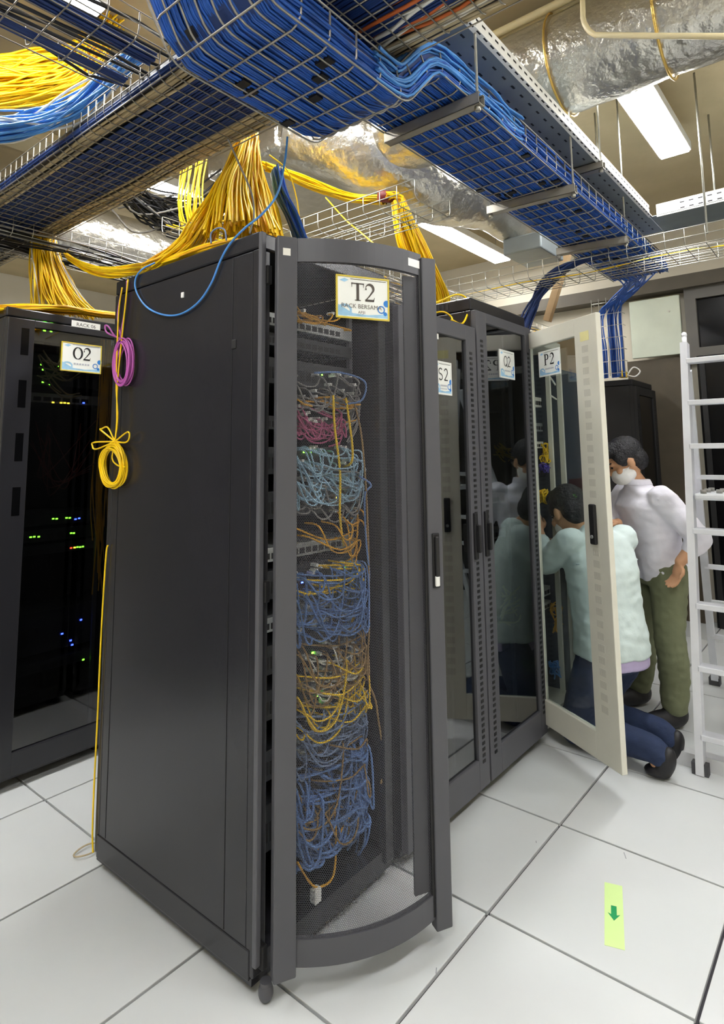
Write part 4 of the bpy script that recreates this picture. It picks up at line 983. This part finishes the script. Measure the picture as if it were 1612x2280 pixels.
# ------------------------------------------------------------------ floor arrow, ladder, far wall
p = at(1367, 2035, 'Z', 0)
a = at(1366, 1965, 'Z', 0); b = at(1369, 2105, 'Z', 0); ad = (b-a).normalized(); al = (b-a).length; aw = Vector((-ad.y, ad.x, 0))
def fm(o, z): return Matrix(((aw.x, ad.x, 0, o.x), (aw.y, ad.y, 0, o.y), (0, 0, 1, z), (0, 0, 0, 1)))
t = MB().prism([(-.028, -al/2), (.028, -al/2), (.028, al/2), (-.028, al/2)], 0, .0008, fm(p, .0004)).build('floor_marker', m_gfloor); tag(t, 'pale green floor tape strip with a dark green arrow', 'floor marker')
MB().prism([(-.0085, -.035), (.0085, -.035), (.0085, .006), (.018, .002), (0, .032), (-.018, .002), (-.0085, .006)], .0009, .0014, fm(p, .0004)).build('arrow', m_garrow, t)
for px, py, ln in ((1395, 1912, .035), (1195, 1877, .012), (972, 2168, .02)):
    o = MB().box(0, 0, .0003, ln, .003, .0008).build('scuff_mark', mat('scuff', '9a9da2', .7), fl); o.location = at(px, py, 'Z', 0); o.rotation_euler = (0, 0, .5)

def bar(mb, a, b, w, d, up=Vector((0, 0, 1))):
    a = Vector(a); b = Vector(b); t = (b-a).normalized(); x = t.cross(up)
    x = x.normalized() if x.length > .01 else Vector((1, 0, 0)); y = x.cross(t)
    vs = [p+x*(sx*w/2)+y*(sy*d/2) for p in (a, b) for sy in (-1, 1) for sx in (-1, 1)]
    mb.add(vs, [(0, 2, 3, 1), (4, 5, 7, 6), (0, 1, 5, 4), (2, 6, 7, 3), (0, 4, 6, 2), (1, 3, 7, 5)]); return mb
ld = empty('step_ladder', (1.97, -.36, 0), 'silver aluminium step ladder standing at the right edge', 'ladder')
def lz(o): return Vector(o)-Vector((1.97, -.36, 0))
LB, LT = Vector((1.965, -.355, 0)), Vector((2.20, -.375, 2.02))
WID = .46
def rail(y_off): 
    return LB+Vector((0, y_off, 0)), LT+Vector((0, y_off*.86, 0))
for yo_ in (0, -WID):
    p0, p1 = rail(yo_)
    bar(MB(), lz(p0), lz(p1), .034, .058, Vector((1, 0, 0))).build('rail', m_alu, ld)
    MB().box(-.02, -.034, -.005, .02, .034, .05, Matrix.Translation(lz(p0))).build('rubber_foot', m_rubber, ld)
    MB().cyl(lz(p1)-Vector((0, 0, .01)), lz(p1)+Vector((.003, 0, .035)), .012, 10).ell(lz(p1)+Vector((.004, 0, .045)), .014, .014, .017, 10, 6).build('rail_cap', m_alu, ld)
for py in (795, 893, 993, 1183, 1225, 1346, 1478, 1620):
    z = at(1555, py, 'X', 2.06).z; s = z/2.02
    if py == 1225: continue
    q0 = LB.lerp(LT, s); q1 = q0+Vector((0, -WID*(1-.14*s), 0))
    MB().rbox(-.035, min(lz(q1).y, lz(q0).y)+.01, -.013, .035, max(lz(q0).y, lz(q1).y)-.01, .013, r=.004, m=Matrix.Translation((lz(q0).x, 0, z))).build('step', m_alu, ld)
# platform and rear legs
zp = at(1580, 1100, 'X', 2.25).z
MB().rbox(.10, -.46, zp-.02, .38, -.03, zp+.012, r=.01).build('platform', mat('platform_white', 'd8dade', .4), ld)
for k in range(5): MB().cyl((.12+.05*k, -.07-.06*(k % 2), zp+.012), (.12+.05*k, -.07-.06*(k % 2), zp+.03), .014, 10).build('tray_cup', m_grey, ld)
R0, R1 = Vector((2.24, -.37, 1.88)), Vector((3.22, -.20, 0.0))
for yo_ in (0, -.60):
    bar(MB(), lz(R0+Vector((0, yo_*.72, 0))), lz(R1+Vector((0, yo_, 0))), .026, .04, Vector((0, 1, 0))).build('rear_leg', m_alu, ld)
    MB().box(-.03, -.03, 0, .03, .03, .045, Matrix.Translation(lz(R1+Vector((0, yo_, 0))))).build('rubber_foot', m_rubber, ld)
for s in (.30, .47, .58, .7, .82, .95):
    q = R0.lerp(R1, s); bar(MB(), lz(q), lz(q+Vector((0, -.6*(.72+.28*s), 0))), .03, .025).build('rear_bar', m_alu, ld)
MB().box(-.03, -1.0, .0, .03, .23, .062, Matrix.Translation(lz((2.03, -.36, 0)))).build('stabiliser_bar', mat('pale_metal', 'd5d6d8', .4, metal=.2), ld)
hk = MB().rbox(-.015, -.01, -.05, .015, .018, .04, r=.004, m=Matrix.Translation(lz(LB.lerp(LT, .56)))).build('lock_hinge', m_blk, ld)
# far wall: dark glass, framed window, pale board
t = B('partition', m_blackglass, None, 4.62, -3.4, 0, 4.66, .02, 2.28); tag(t, 'black glossy glass partition at the end of the aisle', 'partition')
for y in (-3.4, -2.3, -1.15, -.02): B('mullion', m_rackdk, t, 4.605, y-.02, 0, 4.625, y+.02, 2.28)
wd = struct(B('window_1', m_blackglass, None, 4.70, -3.2, 2.36, 4.74, .0, 2.80))
mw = mat('window_frame_grey', '5a5752', .6)
for b in ((4.66, -3.3, 2.28, 4.78, .09, 2.36), (4.66, -3.3, 2.80, 4.78, .09, 2.90), (4.66, .0, 2.36, 4.78, .09, 2.80)): B('window_frame', mw, wd, *b)
o = B('wall_board', mat('board_paint', 'b9bfae', .6, var=.08, scale=4), None, 4.66, .13, 2.32, 4.70, .56, 2.86, r=.004); tag(o, 'pale green-grey board on the far wall', 'board')
MB().cyl((4.655, .22, 2.72), (4.662, .22, 2.72), .01, 8).build('screw', m_zinc, o)
o = B('door_panel', mat('dark_brown_wall', '4a4234', .7, var=.1), None, 4.70, .10, 0, 4.79, .62, 2.30); tag(o, 'dark brown wall section beneath the pale board', 'wall panel')
o = B('wall_beam', mat('dark_beam', '4d473c', .7, var=.1), None, 4.60, -3.4, 2.90, 4.79, 2.4, 3.02); tag(o, 'dark beam along the top of the far wall', 'beam')
# timber and sheets behind P2
o = bar(MB(), at(1250, 610, 'X', 3.1)+(at(1250, 610, 'X', 3.1)-at(1218, 715, 'X', 3.1))*1.3, at(1218, 715, 'X', 3.1), .05, .05, Vector((1, 0, 0))).build('timber_post', m_wood); tag(o, 'light timber post behind the navy cable bundle', 'post')
o = B('plywood_sheet', m_wood, None, 3.20, .52, 0.0, 3.23, 1.10, 2.36); tag(o, 'beige plywood sheet behind the open beige door', 'board')
o = MB().tube(crom([at(1395, 838, 'X', 4.1), at(1410, 818, 'X', 4.1), at(1425, 826, 'X', 4.1), at(1415, 838, 'X', 4.1), at(1398, 836, 'X', 4.1)], 6), .006, 6).build('cable', m_white); tag(o, 'white cable loop on the far black rack', 'cable')
o = MB().rbox(-.06, -.03, 0, .06, .03, .05, r=.004, m=Matrix.Translation(at(1385, 840, 'X', 4.06))).build('cable_fitting', m_yel); tag(o, 'yellow fitting on top of the far black rack', 'fitting')

# ------------------------------------------------------------------ people
m_skin = mat('skin', 'c99873', .55, var=.06, scale=14)
m_hair = mat('black_hair', '15141a', .45, var=.2, scale=40, bump=.5, bscale=120)
m_mint = mat('mint_jacket', 'd3e2e0', .8, var=.03, bump=.25, bscale=16)
m_lilac = mat('lilac_shirt', 'b9acd0', .8, var=.04)
m_jean = mat('dark_jeans', '22304f', .85, var=.12, scale=20, bump=.15, bscale=60)
m_shirt = mat('white_shirt', 'eceaf4', .8, var=.03, bump=.2, bscale=16)
m_olive = mat('olive_trousers', '71765a', .85, var=.08, bump=.2, bscale=18)
m_shoe = mat('black_shoe', '161519', .5)
m_mask = mat('white_mask', 'ecebe8', .7)
def loft(mb, rings, n=22):
    vs = []; fs = []
    for c, ax, by in rings:
        c, ax, by = Vector(c), Vector(ax), Vector(by)
        for j in range(n):
            q = 2*PI*j/n; cc, ss = math.cos(q), math.sin(q)
            e = .8; cc = math.copysign(abs(cc)**e, cc); ss = math.copysign(abs(ss)**e, ss)
            vs.append(c+ax*cc+by*ss)
    k = len(rings)
    for i in range(k-1):
        for j in range(n): fs.append((i*n+j, i*n+(j+1) % n, (i+1)*n+(j+1) % n, (i+1)*n+j))
    fs += [tuple(range(n-1, -1, -1)), tuple((k-1)*n+j for j in range(n))]
    mb.add(vs, fs, True)
def limb(mb, pts, rads, k=4):
    P = [Vector(p) for p in pts]; path = crom(P, k) if len(P) > 2 else [P[0].lerp(P[1], i/k) for i in range(k+1)]
    rr = []
    for i in range(len(path)):
        s = i/(len(path)-1)*(len(rads)-1); a = int(min(s, len(rads)-2)); rr.append(rads[a]+(rads[a+1]-rads[a])*(s-a))
    mb.tube(path, rr, 14)
    for c, r in ((path[0], rr[0]), (path[-1], rr[-1])): mb.ell(c, r*.98, r*.98, r*.98, 12, 8)
def organic(mb, name, m, parent=None, voxel=.008, it=5, wrinkle=0.0, ws=14.0):
    me = mb.mesh('tmp')
    bm = bmesh.new(); bm.from_mesh(me); bmesh.ops.recalc_face_normals(bm, faces=bm.faces); bm.to_mesh(me); bm.free()
    o = bpy.data.objects.new('tmp', me); C.objects.link(o)
    md = o.modifiers.new('r', 'REMESH'); md.mode = 'VOXEL'; md.voxel_size = voxel
    sm = o.modifiers.new('s', 'SMOOTH'); sm.factor = .5; sm.iterations = it
    dg = bpy.context.evaluated_depsgraph_get(); nm = bpy.data.meshes.new_from_object(o.evaluated_get(dg))
    bpy.data.objects.remove(o, do_unlink=True); bpy.data.meshes.remove(me)
    nm.name = name
    if wrinkle:
        nrm = [v.normal.copy() for v in nm.vertices]
        for v, q in zip(nm.vertices, nrm):
            p = v.co; d = noise.noise(Vector((p.x*ws, p.y*ws, p.z*ws*2.2)))+.5*noise.noise(p*ws*2.3)
            v.co = p+q*d*wrinkle
    nm.polygons.foreach_set('use_smooth', [True]*len(nm.polygons))
    nm.materials.clear(); nm.materials.append(m)
    ob = bpy.data.objects.new(name, nm); C.objects.link(ob)
    if parent is not None: ob.parent = parent
    return ob
def basis(c, fwd, up):
    fwd = Vector(fwd).normalized(); r = fwd.cross(Vector(up)).normalized(); u = r.cross(fwd)
    return Matrix(((r.x, fwd.x, u.x, c[0]), (r.y, fwd.y, u.y, c[1]), (r.z, fwd.z, u.z, c[2]), (0, 0, 0, 1)))
def headgeo(mb, M4):
    R = M4.to_3x3()
    def e(c, a, b, d): mb.ell(M4 @ Vector(c), a, b, d, 16, 10, R)
    e((0, -.005, .025), .074, .094, .092); e((0, .018, -.03), .062, .072, .075); e((0, .035, -.072), .042, .045, .038)
    e((0, .093, -.022), .012, .018, .018); e((0, .085, .0), .010, .012, .025)
    e((0, .075, -.062), .024, .014, .010)
    for s in (-1, 1):
        e((s*.074, -.008, -.012), .010, .020, .032); e((s*.03, .078, .022), .022, .012, .008); e((s*.045, .06, -.03), .022, .02, .02)
def hairgeo(mb, M4):
    R = M4.to_3x3()
    mb.ell(M4 @ Vector((0, -.018, .045)), .083, .098, .086, 18, 12, R)
    mb.ell(M4 @ Vector((0, -.055, -.01)), .072, .058, .07, 16, 10, R)
    mb.ell(M4 @ Vector((0, .03, .085)), .068, .065, .045, 16, 10, R)
    for s in (-1, 1): mb.ell(M4 @ Vector((s*.066, .015, .03)), .016, .04, .045, 12, 8, R)
def handgeo(mb, wr, d, n, side=1, curl=.5, s=1.0):
    wr = Vector(wr); d = Vector(d).normalized(); n = Vector(n); n = (n-d*n.dot(d)).normalized(); t = d.cross(n)
    R = Matrix((d, t, n)).transposed()
    mb.ell(wr+d*.045*s, .052*s, .040*s, .016*s, 14, 8, R); mb.ell(wr+d*.01*s, .03*s, .028*s, .02*s, 12, 8, R)
    for k, (off, L) in enumerate(((-.030, .068), (-.010, .078), (.011, .073), (.031, .056))):
        p = wr+d*.08*s+t*(off*side*s); pts = [p]; ang = 0
        for q in (.45, .32, .23):
            ang += curl*(.8+.15*k*.3); p = p+(d*math.cos(ang)+n*math.sin(ang))*(L*q*s); pts.append(p)
        mb.tube(pts, [.0095*s, .009*s, .0085*s, .007*s], 8); mb.ell(pts[-1], .007*s, .007*s, .007*s, 8, 6)
    p = wr+d*.03*s-t*(.034*side*s); pts = [p, p+(d*.6-t*.6*side+n*.3).normalized()*.032*s, p+(d*.85-t*.45*side+n*.45).normalized()*.06*s]
    mb.tube(pts, [.012*s, .011*s, .008*s], 8); mb.ell(pts[-1], .008*s, .008*s, .008*s, 8, 6)

# --- kneeling person in the mint jacket
f = Vector((.55, .835, 0)); r = Vector((.835, -.55, 0)); Z = Vector((0, 0, 1))
Pv = Vector((2.02, .03, .47)); Sh = Vector((2.055, .085, 1.005)); Hd = Vector((2.055, .235, 1.15))
HM = basis(Hd-Z*.015, (f*.85+Z*-.45), (f*.45+Z*.9)) @ Matrix.Scale(1.14, 4)
Lsh, Rsh = Sh-r*.165+Z*-.01, Sh+r*.165+Z*-.01
Lel, Rel = Vector((1.985, .345, .86)), Vector((2.27, .16, .79))
Lw, Rw = Vector((1.985, .375, 1.02)), Vector((2.22, .37, .93))
Lh, Rh = Pv-r*.085, Pv+r*.085
Lk, Rk = Vector((1.90, .20, .078)), Vector((2.11, .20, .075))
La, Ra = Vector((1.825, -.19, .115)), Vector((2.03, -.18, .115))
mb = MB(); headgeo(mb, HM)
limb(mb, [Hd-Z*.03-f*.03, Sh+f*.03+Z*.03], [.052, .058])
loft(mb, [(Pv-Z*.05, r*.15, f*.10), (Pv+Z*.1, r*.145, f*.095), (Pv.lerp(Sh, .6), r*.16, f*.105), (Sh-Z*.05, r*.175, f*.09), (Sh+Z*.02, r*.10, f*.06)])
for a, b, c in ((Lsh, Lel, Lw), (Rsh, Rel, Rw)): limb(mb, [a, b], [.05, .042]); limb(mb, [b, c], [.042, .028])
handgeo(mb, Lw, Vector((.1, .25, .97)), f, 1, .55); handgeo(mb, Rw, f+Z*.2, -Z, -1, .5)
for a, b, c in ((Lh, Lk, La), (Rh, Rk, Ra)): limb(mb, [a, b], [.075, .052]); limb(mb, [b, c], [.052, .038]); limb(mb, [c, c+Vector((-.01, -.03, -.085))], [.036, .03])
p1 = organic(mb, 'person', m_skin, None, .0065, 3); tag(p1, 'person kneeling at rack P2 in a mint jacket and dark jeans, head bowed', 'person')
mb = MB(); hairgeo(mb, HM); organic(mb, 'hair', m_hair, p1, .006, 3, .003, 60)
mb = MB(); mb.ell(HM @ Vector((0, .045, -.055)), .06, .058, .052, 16, 10, HM.to_3x3()); organic(mb, 'face_mask', m_mask, p1, .006, 3)
for s in (-1, 1):
    e = MB(); e.ell(HM @ Vector((s*.03, .083, .008)), .012, .006, .006, 10, 6, HM.to_3x3()); e.build('eye', m_shoe, p1)
mb = MB()
loft(mb, [(Pv-Z*.035, r*.195, f*.145), (Pv+Z*.06, r*.188, f*.14), (Pv.lerp(Sh, .35), r*.185, f*.135), (Pv.lerp(Sh, .7), r*.195, f*.135), (Sh-Z*.07, r*.20, f*.12), (Sh+Z*.0, r*.17, f*.09), (Sh+Z*.045+f*.02, r*.085, f*.07), (Sh+Z*.075+f*.035, r*.072, f*.066)])
limb(mb, [Lsh+Z*.0, Lel], [.078, .066]); limb(mb, [Lel, Lw.lerp(Lel, .25)], [.066, .046]); limb(mb, [Rsh, Rel], [.078, .066]); limb(mb, [Rel, Rw.lerp(Rel, .3)], [.066, .046])
jk = organic(mb, 'jacket', m_mint, p1, .009, 4, .006, 13)
mb = MB(); q = Sh-f*.118-Z*.11
mb.tube(crom([q-r*.19+f*.05, q-r*.1, q, q+r*.1, q+r*.19+f*.05], 5), .0045, 6); organic_y = mb.build('yoke_seam', mat('mint_seam', 'b9cccb', .8), jk)
mb = MB(); loft(mb, [(Pv-Z*.085, r*.185, f*.137), (Pv-Z*.02, r*.183, f*.135), (Pv+Z*.05, r*.17, f*.12)]); organic(mb, 'shirt', m_lilac, p1, .008, 3, .003)
mb = MB(); loft(mb, [(Pv-Z*.10, r*.165, f*.125), (Pv, r*.17, f*.125), (Pv+Z*.08, r*.16, f*.11)])
for a, b, c in ((Lh, Lk, La), (Rh, Rk, Ra)): limb(mb, [a-Z*.03, a.lerp(b, .5)-f*.01, b], [.105, .095, .078]); limb(mb, [b, b.lerp(c, .5)+Z*.01, c], [.078, .075, .06])
for c in (La, Ra): limb(mb, [c, c+Vector((-.008, -.035, -.02))], [.06, .055])
organic(mb, 'trousers', m_jean, p1, .009, 4, .005, 16)
for c in (La, Ra):
    mb = MB(); R3 = Matrix.Rotation(.35, 3, 'X')
    mb.ell(c+Vector((-.008, -.055, -.045)), .048, .042, .075, 14, 10, R3); mb.ell(c+Vector((-.008, -.02, -.088)), .050, .06, .026, 14, 8)
    organic(mb, 'shoe', m_shoe, p1, .007, 3)

# --- standing person in the white shirt, leaning forward
f = Vector((-.75, .66, 0)); r = Vector((.66, .75, 0))
Pv = Vector((2.53, -.09, .84)); Sh = Vector((2.455, -.045, 1.215)); Hd = Vector((2.395, .015, 1.405))
HM = basis(Hd, (Vector((-.45, .89, 0))*.85+Z*-.5), (Vector((-.45, .89, 0))*.45+Z*.9)) @ Matrix.Scale(1.08, 4)
Lsh, Rsh = Sh-r*.175, Sh+r*.175
Lel, Rel = Vector((2.42, -.335, .995)), Vector((2.50, .16, 1.0))
Lw, Rw = Vector((2.345, -.245, .875)), Vector((2.33, .06, 1.06))
Lh, Rh = Pv-r*.085, Pv+r*.085
Lk, Rk = Vector((2.395, -.155, .455)), Vector((2.565, .035, .455))
La, Ra = Vector((2.40, -.155, .10)), Vector((2.60, .08, .10))
mb = MB(); headgeo(mb, HM)
limb(mb, [Hd-Z*.04, Sh+Z*.03], [.05, .056])
loft(mb, [(Pv-Z*.07, r*.15, f*.10), (Pv+Z*.05, r*.14, f*.09), (Pv.lerp(Sh, .6), r*.15, f*.10), (Sh-Z*.05, r*.17, f*.09), (Sh+Z*.03, r*.09, f*.06)])
for a, b, c in ((Lsh, Lel, Lw), (Rsh, Rel, Rw)): limb(mb, [a, b], [.048, .04]); limb(mb, [b, c], [.042, .028])
handgeo(mb, Lw, Vector((-.15, .25, -.95)), f, 1, .4); handgeo(mb, Rw, f+Z*.25, Z*-1, -1, .5)
for a, b, c in ((Lh, Lk, La), (Rh, Rk, Ra)): limb(mb, [a, b], [.078, .052]); limb(mb, [b, c], [.052, .036]); limb(mb, [c, c+f*.1-Z*.06], [.036, .03])
p2 = organic(mb, 'person', m_skin, None, .0065, 3); tag(p2, 'person standing in white shirt, olive trousers and face mask, leaning forward', 'person')
mb = MB(); hairgeo(mb, HM); organic(mb, 'hair', m_hair, p2, .006, 3, .003, 60)
mb = MB(); mb.ell(HM @ Vector((0, .042, -.052)), .073, .072, .054, 16, 10, HM.to_3x3()); mb.tube([HM @ Vector((s_*.066, .03, -.03)) for s_ in (-1,)]+[HM @ Vector((-.08, -.02, -.015))], .004, 6); mb.tube([HM @ Vector((.066, .03, -.03)), HM @ Vector((.08, -.02, -.015))], .004, 6); organic(mb, 'face_mask', m_mask, p2, .006, 3)
for s in (-1, 1):
    e = MB(); e.ell(HM @ Vector((s*.03, .083, .008)), .012, .006, .006, 10, 6, HM.to_3x3()); e.build('eye', m_shoe, p2)
    e = MB(); e.tube([HM @ Vector((s*.015, .088, .03)), HM @ Vector((s*.045, .076, .032))], .004, 6); e.build('eyebrow', m_hair, p2)
mb = MB()
loft(mb, [(Pv-Z*.105-f*.01, r*.175, f*.125), (Pv-Z*.03, r*.172, f*.125), (Pv.lerp(Sh, .25), r*.165, f*.12), (Pv.lerp(Sh, .6), r*.175, f*.125), (Sh-Z*.07, r*.195, f*.115), (Sh-Z*.0, r*.165, f*.085), (Sh+Z*.05+f*.015, r*.075, f*.068), (Sh+Z*.075+f*.025, r*.066, f*.062)])
limb(mb, [Lsh-Z*.01, Lel], [.075, .062]); limb(mb, [Lel, Lel.lerp(Lw, .4)], [.062, .056]); limb(mb, [Rsh-Z*.01, Rel], [.075, .062]); limb(mb, [Rel, Rel.lerp(Rw, .35)], [.062, .056])
sh = organic(mb, 'shirt', m_shirt, p2, .009, 4, .006, 12)
mb = MB(); loft(mb, [(Sh+Z*.055+f*.02, r*.078, f*.073), (Sh+Z*.09+f*.03, r*.072, f*.068)]); organic(mb, 'collar', m_shirt, sh, .006, 2)
mb = MB(); loft(mb, [(Pv-Z*.12, r*.165, f*.12), (Pv-Z*.02, r*.165, f*.115), (Pv+Z*.05, r*.155, f*.105)])
for a, b, c in ((Lh, Lk, La), (Rh, Rk, Ra)): limb(mb, [a-Z*.04, a.lerp(b, .5), b], [.105, .092, .078]); limb(mb, [b, b.lerp(c, .5)-f*.012, c+Z*.02], [.080, .078, .070])
organic(mb, 'trousers', m_olive, p2, .009, 4, .006, 14)
for c in (La, Ra):
    mb = MB(); R3 = Matrix((r, f, Z)).transposed()
    mb.ell(c+f*.06-Z*.05, .052, .135, .048, 16, 10, R3); mb.ell(c+f*.0-Z*.03, .050, .075, .065, 14, 10, R3)
    for i, v in enumerate(mb.v):
        if v[2] < .002: mb.v[i] = (v[0], v[1], .002)
    organic(mb, 'shoe', m_shoe, p2, .007, 3)
